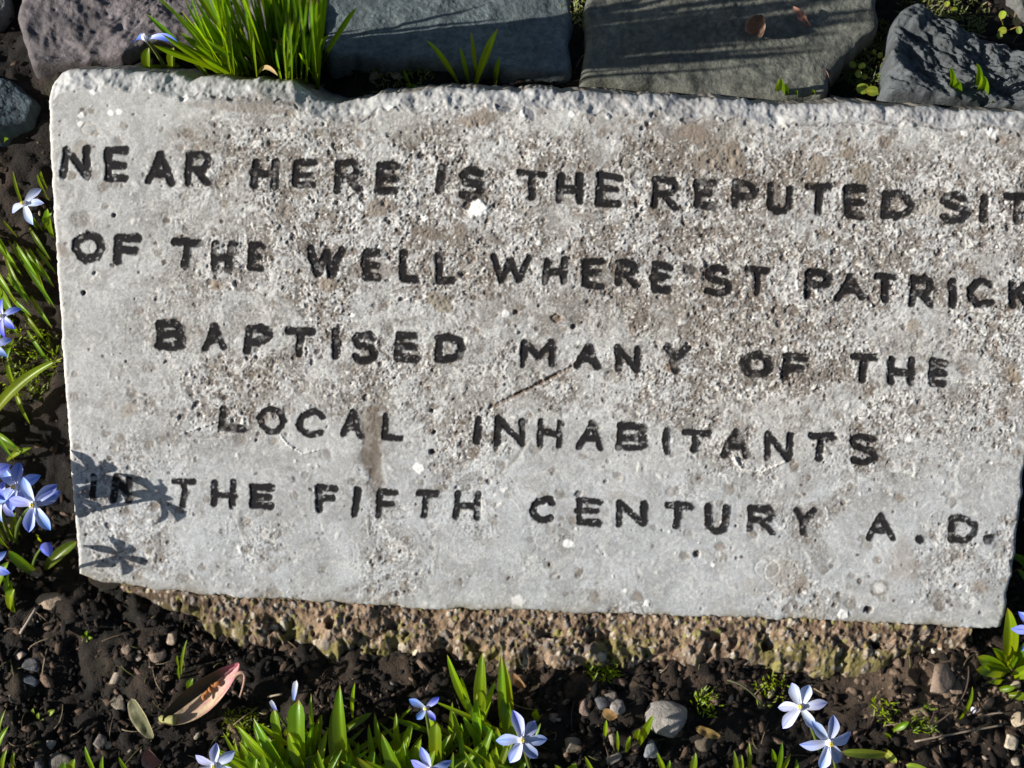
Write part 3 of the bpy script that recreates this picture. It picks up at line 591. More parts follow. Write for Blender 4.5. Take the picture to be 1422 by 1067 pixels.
# crumbs of soil and grit nobody could count
mb = MB(); rs = np.random.default_rng(3); Vi1, Fi1 = ICO[1]
Vcr = []; Fcr = []; Ccr = []; FA = np.array(Fi1); off = 0
for k in range(15000):
    if rs.random() < .75: x, y = rs.uniform(-.36, .36), rs.uniform(-.24, -.06)
    else: x, y = rs.uniform(-.36, .36), rs.uniform(-.1, .32)
    z = float(base_h(x, y)) ; 
    r = .0006+.0022*rs.random()**3
    Vcr.append((Vi1*(1+.9*(rs.random((len(Vi1), 1))-.5)))@np.diag([r*rs.uniform(.7, 2.6), r*rs.uniform(.6, 1.2), r*rs.uniform(.3, .9)])); Ccr.append((x, y, r, rs.random()))
xy = np.array([(c[0], c[1]) for c in Ccr]); zz = gz(xy[:, 0], xy[:, 1])
pmx = np.exp(-(((xy[:, 0]-pm[0])/.05)**2+((xy[:, 1]-pm[1])/.03)**2))
allV = []; allC = []
for k, v in enumerate(Vcr):
    a = rs.uniform(0, 6.28); c, s = math.cos(a), math.sin(a)
    allV.append(np.c_[v[:, 0]*c-v[:, 1]*s, v[:, 0]*s+v[:, 1]*c, v[:, 2]]+np.array([xy[k, 0], xy[k, 1], zz[k]+.0005]))
    t = Ccr[k][3]; cc = (.009, .006, .0045) if t < .58 else (.036, .023, .015) if t < .82 else (.085, .055, .036) if t < .93 else (.17, .115, .08) if t < .985 else (.32, .27, .21)
    if pmx[k] > .3 and t > .3: cc = (.17, .12, .085)  # crumbs on the mound get the same painted sunlit brown
    allC.append(np.tile(cc, (len(v), 1)))
nv = len(Vi1); FF = (FA[None]+(np.arange(len(allV))*nv)[:, None, None]).reshape(-1, 3)
o = mesh_obj('soil_crumbs', np.concatenate(allV), FF, M_SOIL, None, {'col': np.concatenate(allC)}, smooth=False)
tag(o, 'loose crumbs of brown soil and fine grit strewn over the bed', 'soil crumbs', kind='stuff')

# ------------------------------------------------------------------ leaves and flowers
VUP = -F0
def leaf_geo(b, t, wd, lift=.3, hint=None, kind='strap', fold=.25, n=12, m=7, curve=0.):
    b = np.array(b, float); t = np.array(t, float); L = np.linalg.norm(t-b)
    hint = np.array([-.35, -.4, .8]) if hint is None else np.asarray(hint, float)
    side0 = np.cross(t-b, hint); side0 /= np.linalg.norm(side0)+1e-9
    ctl = (b+t)/2+np.array([0, 0, 1.])*L*lift+side0*L*curve
    u = np.linspace(0, 1, n)[:, None]; P = (1-u)**2*b+2*u*(1-u)*ctl+u*u*t; T = 2*(1-u)*(ctl-b)+2*u*(t-ctl)
    T /= np.linalg.norm(T, axis=1)[:, None]
    Sd = np.cross(T, hint); Sd /= np.linalg.norm(Sd, axis=1)[:, None]; N = np.cross(Sd, T)
    uu = u.ravel()
    if kind == 'grass': w_ = (.75+.25*uu)*np.clip((1-uu)/.25, 0, 1)**.6
    elif kind == 'oval': w_ = np.sqrt(np.clip(1-(2*uu-1)**2, 0, 1))*(.9+.1*uu)+.02
    elif kind == 'blunt': w_ = (.55+.45*sst(0, .5, uu))*np.clip((1-uu)/.16, 0, 1)**.5
    else: w_ = (.5+.5*sst(0, .45, uu))*np.clip((1-uu)/.42, 0, 1)**.62
    q = np.linspace(-1, 1, m)
    V_ = P[:, None]+Sd[:, None]*(q[None, :, None]*w_[:, None, None]*wd/2)+N[:, None]*((np.abs(q)[None, :, None]**1.3)*w_[:, None, None]*wd*fold)
    _ls = random.random(); c0 = np.ones((n, m, 3))*(.82+.36*vn(np.arange(m)*1.7+_ls*90, np.arange(m)*0, 5))[None, :, None]*(.85+.3*vn(uu*6+_ls*50, uu*0, 6))[:, None, None]; rib = np.exp(-(q/.22)**2)[None, :, None]
    c0 = c0*(.85+.35*rib)*(.75+.35*uu[:, None, None]); 
    c0[..., 0] *= (1+.5*(1-uu))[:, None]*.85
    tl = .80 if _ls > .82 else .93; tipc = np.clip((uu-tl)/(1-tl), 0, 1)[:, None, None]; c0 = lerp(c0, np.array([2.4, .9, 5.])*(1 if _ls < .6 else .6), tipc*.8)
    return V_.reshape(-1, 3), grid_faces(m, n), c0.reshape(-1, 3)
def add_leaf(root, b, t, wd, m=None, **k):
    V_, F_, c_ = leaf_geo(b, t, wd, **k); og = np.array(root.location)
    return mesh_obj('leaf', V_-og, F_, m or M_LEAF, root, {'col': c_})
def tube(P, R, seg=7):
    P = np.array(P, float); n = len(P); T = np.gradient(P, axis=0); T /= np.linalg.norm(T, axis=1)[:, None]
    a = np.array([.3, .9, .1]); A = np.cross(T, a); A /= np.linalg.norm(A, axis=1)[:, None]; B = np.cross(T, A)
    th = np.linspace(0, 2*math.pi, seg, endpoint=False)
    V_ = P[:, None]+(A[:, None]*np.cos(th)[None, :, None]+B[:, None]*np.sin(th)[None, :, None])*np.asarray(R)[:, None, None]
    F_ = [(k*seg+i, k*seg+(i+1) % seg, (k+1)*seg+(i+1) % seg, (k+1)*seg+i) for k in range(n-1) for i in range(seg)]
    F_ += [tuple(range(seg))[::-1], tuple((n-1)*seg+i for i in range(seg))]
    return V_.reshape(-1, 3), F_
def bez(a, b, c, n=9):
    u = np.linspace(0, 1, n)[:, None]; return (1-u)**2*np.array(a)+2*u*(1-u)*np.array(b)+u*u*np.array(c)
BLUE = np.array([.05, .12, .80]); PALE = np.array([.68, .73, .97])
def petal_geo(c, e, nf, L, W, cup, seed, whit):
    e = e/np.linalg.norm(e); tn = np.cross(nf, e); n, m = 10, 7; rs_ = np.random.default_rng(seed)
    u = np.linspace(0, 1, n); q = np.linspace(-1, 1, m)
    w_ = (.34+.66*np.sin(np.clip(u*1.0+.02, 0, 1)*math.pi*.70)**1.1)*np.clip((1-u)/.30, 0, 1)**.6
    bend = rs_.uniform(-.12, .14); tw = rs_.uniform(-.5, .5)
    zc = cup*np.sin(u*math.pi*.5)*.55 - (.12+rs_.uniform(0, .34))*u**2.2
    P = c+e*(L*(u*.95+.05))[:, None]+nf*(zc*L)[:, None]+tn*(bend*u*u*L)[:, None]
    V_ = P[:, None]+(tn[None]*np.cos(tw*u)[:, None]+nf[None]*np.sin(tw*u)[:, None])[:, None]*(q[None]*w_[:, None]*W/2)[..., None] \
        + nf*((np.abs(q)**2)[None]*w_[:, None]*W*.22)[..., None]
    mid = np.exp(-(q/.20)**2)[None]*np.ones((n, 1)); tip = (u**1.5)[:, None]*np.ones((1, m))
    f = np.clip((1-whit)*.85+.5*tip+.45*mid*(.3+.7*u[:, None])-.15, 0, 1)  # whit pales petals for their own tint and for painted white highlights
    col_ = PALE+(BLUE-PALE)*f[..., None]; col_ = lerp(col_, np.array([.86, .87, .95]), (np.exp(-u/.18)*.9)[:, None, None])
    col_ = col_*(.9+.2*vn(np.arange(m)[None, :]*1.9+seed, u[:, None]*2.5, 7))[..., None]
    return V_.reshape(-1, 3), grid_faces(m, n), col_.reshape(-1, 3)
def blossom(root, c, nf, R, rot, n=6, cup=.25, whit=.5, angs=None, seed=1, center=True):
    nf = np.asarray(nf, float); nf /= np.linalg.norm(nf); a = np.cross(nf, [0.2, 1, .1]); a /= np.linalg.norm(a); b = np.cross(nf, a)
    # a,b such that angle 0 = image right, 90 = image up
    ex = RT-nf*(RT@nf); ex /= np.linalg.norm(ex); ey_ = np.cross(nf, ex)
    if ey_@UP < 0: ey_ = -ey_
    og = np.array(root.location); mb = MB()
    for k in range(6):                                   # crown of white filaments
        th = math.radians(60*k+rot+30); d = ex*math.cos(th)+ey_*math.sin(th)
        V_, F_ = tube([c+d*R*.05, c+d*R*.09+nf*R*.12, c+d*R*.05+nf*R*.25], [R*.06, R*.055, R*.015], 5); mb.add(V_, F_, np.tile([.9, .9, .95], (len(V_), 1)))
    V_, F_ = pebble_geo(c-nf*R*.03, R*.09, 1, 0, 3, 2); mb.add(V_, F_, np.tile([.55, .65, .75], (len(V_), 1)))
    core = mb.build('blossom', M_PETAL, root, og)
    if center:
        mb = MB()
        for k in range(6):
            th = math.radians(60*k+rot); d = ex*math.cos(th)+ey_*math.sin(th)
            V_, F_ = pebble_geo(c+d*R*.045+nf*R*.26, R*.04, 1.5, th, 5+k, 1); mb.add(V_, F_, np.tile([.85, .72, .12], (len(V_), 1)))
        o_ = mb.build('anther', M_PETAL, core, og)
    angs = angs or [rot+360/n*k for k in range(n)]
    for k, a_ in enumerate(angs):
        rl = 1.
        if isinstance(a_, tuple): a_, rl = a_
        a_ = math.radians(a_+random.gauss(0, 4))
        e = ex*math.cos(a_)+ey_*math.sin(a_)
        V_, F_, c_ = petal_geo(c, e, nf, R*rl*random.uniform(.84, 1.08), R*random.uniform(.38, .46), cup, seed*31+k, whit)
        mesh_obj('petal', V_-og, F_, M_PETAL, core, {'col': c_})
    return core
def stem(root, b, t, r=.0011, bow=.2):
    mid = (np.array(b)+np.array(t))/2+np.array([0, 0, np.linalg.norm(np.array(t)-np.array(b))*bow])
    V_, F_ = tube(bez(b, mid, t, 9), np.linspace(r*1.2, r*.8, 9)); og = np.array(root.location)
    return mesh_obj('stem', V_-og, F_, M_STEM, root, {'col': np.ones((len(V_), 3))})
def G_(px, py, h=0.0): return on_ground(px, py, h)
def plant(name, base, label, cat, group=None):
    return tag(empty(name, G_(*base)), label, cat, group)
CAMD = VUP.copy()
def bud(root, c, d, L):
    d = d/np.linalg.norm(d); Vi_, Fi_ = ICO[3]; a = np.cross(d, [.3, .8, .5]); a /= np.linalg.norm(a); b = np.cross(d, a); og = np.array(root.location)
    t = Vi_[:, 2]; th = np.arctan2(Vi_[:, 1], Vi_[:, 0]); rr_ = np.hypot(Vi_[:, 0], Vi_[:, 1])*L*.36*(1+.10*np.cos(3*th))*(1-.3*t)
    V_ = c+d*(t*L*.6+L*.5)[:, None]+a[None]*(rr_*np.cos(th))[:, None]+b[None]*(rr_*np.sin(th))[:, None]
    cc = BLUE+(PALE-BLUE)*(np.clip(.5-.5*np.cos(3*th), 0, 1)*.5)[:, None]
    return mesh_obj('bud', V_-og, Fi_, M_PETAL, root, {'col': cc})
def facing(dx=0., dy=0.):                                 # towards the viewer, leaned by dx right and dy up the picture
    v = CAMD+RT*dx+UP*dy; return v/np.linalg.norm(v)
def lv(root, L, m=None):
    for q in L:
        bpx, bpy_, tpx, tpy, h, wmm = q[:6]; k = q[6] if len(q) > 6 else {}
        add_leaf(root, G_(bpx, bpy_), on_ground(tpx, tpy, h), wmm*.001, m, **k)
GF = 'blue star flowers round the slab'; GL = 'leafy bulb shoots round the slab'

# tall tuft of narrow leaves behind the slab
tuft = plant('grass_tuft', (372, 122), 'dense tuft of tall bright green blades behind the upper left of the slab', 'grass tuft')
rs = random.Random(21)
TB = [(300, 118, 203, 19, .035), (335, 118, 250, 45, .03), (345, 118, 262, 16, .05), (352, 116, 255, -40, .08), (360, 118, 275, 17, .06), (368, 118, 290, -60, .1), (372, 118, 320, 20, .07), (380, 118, 300, -70, .11), (385, 118, 330, 60, .05),
      (390, 118, 327, -20, .09), (392, 118, 350, -80, .11), (400, 118, 345, 10, .08), (403, 118, 372, -50, .1), (395, 118, 357, 20, .07), (410, 118, 388, 18, .07), (412, 118, 400, -60, .11), (430, 118, 421, -80, .11), (420, 118, 405, 20, .07),
      (425, 122, 433, -10, .08), (436, 128, 440, 52, .045), (430, 122, 431, 55, .045), (443, 136, 438, 100, .02), (440, 130, 455, -30, .07), (418, 120, 414, 0, .09), (350, 118, 258, 50, .03), (340, 118, 288, 72, .03)]
for b_x, b_y, t_x, t_y, h in TB:
    add_leaf(tuft, G_(b_x, b_y), on_ground(t_x, t_y, h), rs.uniform(.0032, .0045), M_GRASS, lift=.12, kind='grass', curve=rs.uniform(-.05, .05), n=14)
for k in range(80):
    b_x = rs.uniform(310, 452); b_y = rs.uniform(90, 130); h = rs.uniform(.05, .17)
    add_leaf(tuft, G_(b_x, b_y), on_ground(b_x+rs.gauss(-6, 16)-(450-b_x)*.35, b_y-h*1350*rs.uniform(.72, 1.15), h), rs.uniform(.0026, .004), M_GRASS, lift=rs.uniform(.0, .12), kind='grass', curve=rs.uniform(-.06, .06), n=12)
for k in range(80):
    b_x = rs.uniform(318, 442); u = (b_x-318)/124; b_y = rs.uniform(95, 126)
    t_x = b_x+(-80*(1-u)**1.1+12*u)+rs.gauss(0, 20); h = rs.uniform(.03, .105); t_y = b_y-h*1350*rs.uniform(.7, 1.15)
    add_leaf(tuft, G_(b_x, b_y), on_ground(t_x, t_y, h), rs.uniform(.0026, .0042), M_GRASS, lift=rs.uniform(.05, .2), kind='grass', curve=rs.uniform(-.08, .08), n=12)
for k in range(20):
    b_x = rs.uniform(395, 450); b_y = rs.uniform(118, 142); h = rs.uniform(.07, .15)
    add_leaf(tuft, G_(b_x, b_y), on_ground(b_x+rs.gauss(-2, 12), b_y-h*rs.uniform(720, 1150), h), rs.uniform(.002, .0032), M_GRASS, lift=rs.uniform(.0, .08), kind='grass', curve=rs.uniform(-.06, .06), n=12)
for k in range(9):
    b_x = rs.uniform(320, 440); b_y = rs.uniform(100, 126); h = rs.uniform(.01, .06)
    V_, F_, c_ = leaf_geo(G_(b_x, b_y), on_ground(b_x+rs.uniform(-70, 40), b_y-rs.uniform(10, 80), h), .0026, kind='grass', lift=.2, curve=rs.uniform(-.2, .2))
    mesh_obj('dead_blade', V_-np.array(tuft.location), F_, M_DRY, tuft, {'col': np.tile([.30, .22, .11], (len(V_), 1))})
# drooping flower beside the tuft
p = plant('squill_flower', (225, 100), 'drooping flower showing two blue petals above the top edge of the slab', 'flower', GF)
c = on_ground(203, 55, .03); stem(p, G_(232, 98), c, .0009)
blossom(p, c, facing(-.5, .9), .0135, 0, cup=.1, whit=.15, angs=[(140, 1.0), (-15, 1.35)], seed=3, center=False)
lv(p, [(207, 103, 207, 66, .014, 6.5, dict(fold=.35)), (240, 100, 241, 66, .012, 6), (262, 100, 190, 93, .006, 3, dict(lift=.1)), (230, 96, 250, 92, .004, 4)])
# sprout behind the middle of the top edge
p = plant('leaf_shoot', (655, 122), 'sprout of five narrow bright green leaves in the gap behind the slab middle', 'sprout', GL)
lv(p, [(640, 122, 592, 56, .03, 3.4), (653, 124, 639, 66, .026, 3), (658, 124, 691, 40, .042, 5.0, dict(curve=.06)), (663, 118, 654, 43, .03, 2.6), (687, 126, 694, 79, .02, 3)])
p = plant('leaf_shoot', (568, 124), 'tiny green seedling behind the slab, left of the five leaved sprout', 'sprout', GL)
lv(p, [(572, 126, 560, 96, .01, 1.6), (566, 124, 571, 117, .006, 3), (562, 123, 580, 121, .004, 2.5)])
p = plant('leaf_shoot', (1085, 146), 'short pointed green leaves by the top edge of the slab below the husk', 'sprout', GL)
lv(p, [(1084, 148, 1083, 108, .032, 6, dict(fold=.4)), (1089, 148, 1092, 116, .028, 4), (1100, 148, 1108, 126, .022, 4), (1128, 148, 1129, 124, .022, 2.6), (1075, 146, 1065, 134, .018, 2.5)])
p = plant('leaf_shoot', (1325, 155), 'clump of short glossy leaves in front of the craggy rock', 'sprout', GL)
lv(p, [(1322, 152, 1318, 93, .04, 3.5), (1322, 152, 1330, 112, .037, 6), (1318, 152, 1300, 128, .028, 7), (1316, 152, 1322, 110, .034, 5), (1328, 152, 1338, 135, .028, 7), (1310, 152, 1294, 138, .024, 4)])
p = plant('leaf_shoot', (1360, 155), 'pair of upright pointed leaves right of the glossy clump by the rock', 'sprout', GL)
lv(p, [(1355, 154, 1356, 88, .042, 4), (1360, 154, 1363, 105, .038, 6, dict(fold=.35)), (1368, 155, 1376, 143, .024, 4), (1352, 154, 1346, 142, .024, 4)])
p = plant('leaf_shoot', (1400, 158), 'low leaves lying on the slab edge in the top right corner', 'sprout', GL)
lv(p, [(1390, 158, 1422, 146, .006, 4), (1395, 160, 1412, 152, .008, 5), (1420, 158, 1445, 140, .01, 5)])
# seedlings between sett and rock
def seedling(pos, L, label, sp=None):
    p_ = plant('weed_seedling', pos, label, 'seedling', 'small weeds between the sett and the rock')
    for (x, y, h, r, an) in L:
        t_ = on_ground(x, y, h); e_ = (RT*math.cos(an)+UP*math.sin(an))*r*.001
        add_leaf(p_, t_-e_, t_+e_, r*.0016, M_PALE, kind='oval', lift=.08, fold=.08, n=9)
        V_, F_ = tube(bez(G_(*pos), (np.array(G_(*pos))+t_)/2+np.array([0, 0, .002]), t_-e_, 6), np.full(6, .0004), 5)
        mesh_obj('stem', V_-np.array(p_.location), F_, M_STEM, p_, {'col': np.tile([1.6, .8, .6], (len(V_), 1))})
seedling((1176, 82), [(1173, 60, .012, 3.2, 1.2), (1182, 62, .012, 2.8, .6), (1167, 68, .01, 2.2, 2.6), (1175, 74, .008, 2.6, -1)], 'bright seedling with four round leaves at the edge of the large sett')
seedling((1190, 105), [(1184, 90, .008, 2.4, 2.3), (1197, 92, .009, 2.2, .4), (1192, 103, .008, 2.4, -1.4), (1200, 107, .006, 2, -.2)], 'yellowish weed with small leaves above the pair of round pale leaves')
seedling((1206, 128), [(1198, 124, .008, 3.8, 3.1), (1211, 127, .008, 3.6, -.1)], 'seedling with two large round pale leaves just behind the slab')
seedling((1230, 120), [(1231, 112, .008, 2.4, 1.3), (1238, 124, .007, 2, -.4), (1232, 130, .007, 2.2, -1.5), (1244, 134, .005, 1.7, .1), (1221, 130, .005, 1.5, 3)], 'light green weed right of the two round pale leaves')
seedling((1225, 85), [(1222, 77, .006, 1.9, 1.2), (1231, 83, .006, 1.9, 0), (1226, 93, .006, 1.9, -1.3), (1199, 67, .006, 1.7, .3), (1214, 72, .006, 1.4, 2)], 'tiny leaved olive weed close to the left side of the craggy rock')
seedling((1318, 10), [(1315, 6, .006, 1.9, 1.2), (1325, 14, .006, 2, 0)], 'small weed above the craggy rock near the top edge of the photo')
seedling((1393, 45), [(1392, 21, .01, 2.6, 1.2), (1392, 43, .008, 2.6, .2), (1415, 42, .008, 2.2, -1.3), (1388, 50, .006, 2, 2)], 'bright green weed behind the craggy rock in the top right corner')

# flowers and leaves down the left side
p = plant('squill_flower', (40, 330), 'white flower with blue petal tips beside the upper left side of the slab', 'flower', GF)
c = on_ground(34, 284, .035); stem(p, G_(52, 318), c, .0008); blossom(p, c, facing(-.2, .15), .0118, 0, cup=.2, whit=.95, angs=[(52, 1.05), (5, 1.0), (-70, 1.0), (200, .85)], seed=5)
lv(p, [(38, 300, 18, 237, .02, 2.6), (68, 278, 52, 242, .02, 3), (66, 262, 57, 238, .015, 3), (75, 330, 66, 290, .014, 6), (62, 318, 72, 296, .01, 5), (25, 330, 4, 306, .012, 2.4), (5, 200, 12, 193, .01, 2.5), (60, 320, 40, 296, .012, 3)])
p = plant('squill_flower', (2, 470), 'violet blue flower cut off by the left edge of the photo, upper of two', 'flower', GF)
c = on_ground(4, 440, .045); stem(p, G_(5, 490), c, .0009); blossom(p, c, facing(-.4, .2), .0105, 0, cup=.3, whit=.25, angs=[25, -35, -90, 95, 160, 215], seed=6)
p = plant('squill_flower', (-8, 515), 'blue white flower at the left edge of the photo just below the violet blue one', 'flower', GF)
c = on_ground(-6, 480, .045); stem(p, G_(-8, 520), c, .0009); blossom(p, c, facing(-.3, .2), .0105, 0, cup=.3, whit=.45, angs=[15, 75, 135, 195, 255, -42], seed=7)
p = plant('leaf_shoot', (20, 400), 'bundle of narrow dark green leaves slanting towards the slab at left', 'leaf clump', GL)
lv(p, [(26, 350, 78, 430, .012, 3.6), (6, 352, 40, 425, .014, 3.4), (40, 345, 76, 400, .010, 3.2), (10, 385, 45, 420, .01, 3.5), (-15, 360, 22, 420, .02, 4), (0, 400, 20, 438, .02, 7), (50, 345, 78, 380, .008, 2.8), (30, 430, 64, 476, .006, 3.4), (20, 335, 58, 395, .013, 3.2), (45, 360, 70, 425, .01, 3.6), (-5, 330, 32, 385, .01, 3), (14, 410, 44, 440, .012, 3.6), (20, 470, 10, 500, .01, 4)])
rr = random.Random(4)
for k in range(14):
    x = rr.uniform(-10, 68); y = rr.uniform(325, 520); lv(p, [(x-18, y-26, x+12, y+20, rr.uniform(.003, .012), rr.uniform(2.2, 3.4))])
p = plant('leaf_shoot', (-20, 625), 'long strap leaf arching up to the left side of the slab', 'leaf clump', GL)
lv(p, [(-30, 612, 88, 497, .03, 6.5, dict(lift=.08, curve=-.12, n=18)), (-30, 560, 20, 640, .012, 4), (30, 560, 10, 498, .012, 4), (20, 540, 42, 590, .006, 3)])
p = plant('leaf_shoot', (20, 630), 'dark leaves with pale tips between the strap leaf and the blue cluster', 'leaf clump', GL)
lv(p, [(0, 615, 42, 632, .012, 4), (10, 640, 44, 622, .014, 3.2), (-10, 600, 26, 624, .01, 5)])
p = plant('squill_plant', (20, 750), 'cluster of open blue flowers by the lower left of the slab, shading its corner', 'flower cluster', GF)
c1 = on_ground(22, 677, .066); c2 = on_ground(47, 701, .074); c3 = on_ground(2, 697, .062)
blossom(p, c1, facing(-.1, .1), .0155, 0, cup=.25, whit=.42, angs=[78, 18, -40, 215, 130, 265], seed=8)
blossom(p, c2, facing(.1, .0), .0162, 0, cup=.25, whit=.52, angs=[52, 17, -62, -105, 165, 110], seed=9)
c4 = on_ground(-20, 664, .07); blossom(p, c4, facing(-.2, .2), .0150, 20, cup=.3, whit=.4, seed=44); stem(p, G_(8, 750), c4, .0011)  # extra, partly unseen blossom added to thicken the cluster's shadow on the slab
blossom(p, c3, facing(-.3, .0), .0125, 0, cup=.25, whit=.55, angs=[80, 20, -40, -100, 200, 140], seed=12)
stem(p, G_(20, 750), c1, .0011); stem(p, G_(22, 752), c2, .0011); stem(p, G_(16, 750), c3, .0011)
lv(p, [(22, 750, 6, 716, .03, 8), (30, 745, 22, 712, .03, 7), (10, 760, -30, 700, .03, 8)])
p = plant('squill_plant', (40, 790), 'drop shaped blue bud over broad dark leaves at the lower left of the slab', 'flower bud', GF)
c = on_ground(62, 757, .035); nf_ = facing(.9, -1.0); stem(p, G_(45, 790), c, .0008)
bud(p, c, nf_, .0085)
lv(p, [(56, 800, 12, 765, .010, 8, dict(kind='oval', lift=.1)), (60, 792, 107, 752, .012, 7, dict(kind='oval', lift=.15)), (58, 752, 54, 744, .03, 3)])
p = plant('squill_flower', (-8, 820), 'pale blue flower cut off by the left edge below the bud', 'flower', GF)
c = on_ground(-12, 784, .056); stem(p, G_(-16, 830), c, .001); blossom(p, c, facing(-.2, -.1), .0115, 0, cup=.25, whit=.4, angs=[35, -30, 90, 150, 210, 270], seed=11)
lv(p, [(14, 838, 12, 796, .016, 4), (20, 850, 16, 806, .012, 6), (14, 846, 20, 818, .012, 6), (-8, 830, 12, 780, .02, 7), (-10, 800, 10, 806, .012, 5)])
# lower left
p = plant('leaf_shoot', (118, 884), 'tiny four leaved green seedling on bare soil below the slab corner', 'sprout', GL)
lv(p, [(120, 886, 112, 883, .003, 2.2), (120, 886, 121, 876, .003, 2.2), (120, 886, 129, 886, .003, 2.2), (120, 886, 121, 892, .003, 2.2)])
p = plant('leaf_shoot', (250, 935), 'thin pale green shoot just above the dried husk', 'sprout', GL)
lv(p, [(252, 940, 260, 888, .02, 1.9), (250, 930, 246, 910, .012, 2), (262, 960, 268, 942, .008, 4.5), (250, 945, 248, 925, .01, 1.8)])
p = plant('leaf_shoot', (55, 995), 'tiny pale green seedling dots in the dark soil at lower left', 'sprout', GL)
lv(p, [(54, 1000, 54, 990, .004, 2.4), (66, 994, 76, 986, .004, 3), (48, 992, 46, 984, .004, 2.4), (58, 1006, 60, 998, .003, 2)], M_PALE)
p = plant('leaf_shoot', (130, 1075), 'group of narrow leaf tips at the bottom edge of the photo, lower left', 'sprout', GL)
lv(p, [(140, 1085, 118, 1036, .02, 3.6), (145, 1085, 143, 1050, .016, 3), (190, 1085, 165, 1051, .018, 4), (100, 1080, 104, 1054, .012, 6), (92, 1080, 90, 1058, .01, 6), (20, 1070, 20, 1045, .012, 3)])
p = plant('leaf_shoot', (-5, 1050), 'upright blades at the left edge near the bottom corner', 'sprout', GL)
lv(p, [(-10, 1060, 12, 1008, .02, 4), (-5, 1050, 8, 985, .024, 3), (4, 1075, 10, 1040, .014, 3)])
# bottom centre
p = plant('squill_flower', (300, 1090), 'white flower with three upright petals cut by the bottom edge at left', 'flower', GF)
c = on_ground(298, 1062, .045); stem(p, G_(310, 1110), c, .001); blossom(p, c, facing(0, -.2), .0135, 0, cup=.3, whit=.85, angs=[84, 38, 155, 215, -90, -30], seed=13)
p = plant('leaf_clump', (400, 1090), 'broad bright green leaves crowding left of centre at the bottom edge', 'leaf clump', GL)
lv(p, [(420, 1110, 352, 997, .03, 7.5), (415, 1100, 330, 1008, .025, 8), (400, 1070, 381, 984, .03, 6, dict(kind='blunt')), (420, 1080, 415, 972, .035, 11, dict(kind='blunt')), (425, 1060, 437, 1002, .025, 3.2), (440, 1060, 432, 963, .03, 3), (400, 1080, 345, 1030, .03, 8), (430, 1090, 400, 1015, .028, 7), (380, 1090, 340, 1050, .02, 7), (440, 1090, 455, 1012, .022, 5), (430, 1100, 380, 1045, .02, 8), (410, 1040, 360, 1005, .02, 4), (395, 1020, 415, 1010, .028, 4), (445, 1090, 430, 1050, .018, 7), (360, 1100, 325, 1064, .014, 6)])
p = plant('leaf_clump', (480, 1085), 'upright pointed leaves in the middle left at the bottom edge', 'leaf clump', GL)
lv(p, [(482, 1080, 472, 951, .04, 9, dict(fold=.35)), (490, 1000, 493, 948, .035, 2.6), (500, 1090, 478, 1020, .025, 6), (505, 1090, 468, 1010, .02, 5), (510, 1090, 520, 1040, .02, 6), (470, 1090, 462, 985, .025, 6), (495, 1100, 498, 1030, .02, 5)])
p = plant('leaf_clump', (545, 1090), 'broad leaves bending over at the bottom edge right of the upright leaves', 'leaf clump', GL)
lv(p, [(570, 1110, 530, 1019, .03, 9), (560, 1110, 496, 1052, .026, 9, dict(lift=.25)), (525, 1090, 512, 1005, .02, 4), (535, 1060, 520, 990, .022, 4), (555, 1060, 550, 990, .02, 4), (560, 1050, 573, 1002, .022, 5), (575, 1100, 560, 1030, .02, 7), (540, 1110, 545, 1050, .02, 7)])
p = plant('squill_flower', (600, 1045), 'small four petalled violet blue flower at the bottom centre', 'flower', GF)
c = on_ground(591, 984, .042); stem(p, G_(602, 1050), c, .001); blossom(p, c, facing(0, .1), .0105, 0, cup=.3, whit=.3, angs=[(40, 1.1), (150, 1.05), (235, .8), (-50, .8)], seed=14)
lv(p, [(608, 1080, 606, 1003, .03, 8, dict(kind='blunt')), (556, 1000, 571, 984, .02, 1.6)])
p = plant('squill_flower', (600, 1110), 'blue flower with its petal tips poking up at the bottom edge under the violet one', 'flower', GF)
c = on_ground(597, 1068, .048); stem(p, G_(600, 1120), c, .001); blossom(p, c, facing(0, -.1), .0125, 0, cup=.3, whit=.45, angs=[100, 155, 28, -30, -90, 215], seed=15)
p = plant('squill_flower', (395, 1010), 'closed flower showing two slim pale petals among leaves at lower left', 'flower bud', GF)
for (x0, y0, x1, y1) in ((408, 972, 412, 945), (384, 987, 377, 972)):
    b_ = on_ground(x0, y0, .03); t_ = on_ground(x1, y1, .036); og = np.array(p.location)
    V_, F_, c_ = leaf_geo(b_, t_, .0034, lift=.02, kind='blunt'); mesh_obj('petal', V_-og, F_, M_PETAL, p, {'col': lerp(np.array([.2, .35, .9]), np.array([.85, .87, .95]), np.repeat(np.linspace(0, 1, 12), 7)[:, None])})
    stem(p, G_(400, 1012), b_, .0007)
def thicket(p_, n, x0, x1, y0, y1, seed, hm=.03, wm=6):
    r_ = random.Random(seed)
    for _ in range(n):
        x = r_.uniform(x0, x1); y = r_.uniform(y0, y1); h = r_.uniform(.3, 1)*hm; a = r_.gauss(0, 38)
        lv(p_, [(x, y+r_.uniform(30, 60), x+a, y-h*600, h, r_.uniform(.5, 1)*wm, dict(lift=r_.uniform(.05, .3), kind=r_.choice(['strap', 'strap', 'grass'])))])
p = plant('leaf_clump', (680, 1060), 'spread of pointed bright green leaves rising below the middle of the mortar ledge', 'leaf clump', GL)
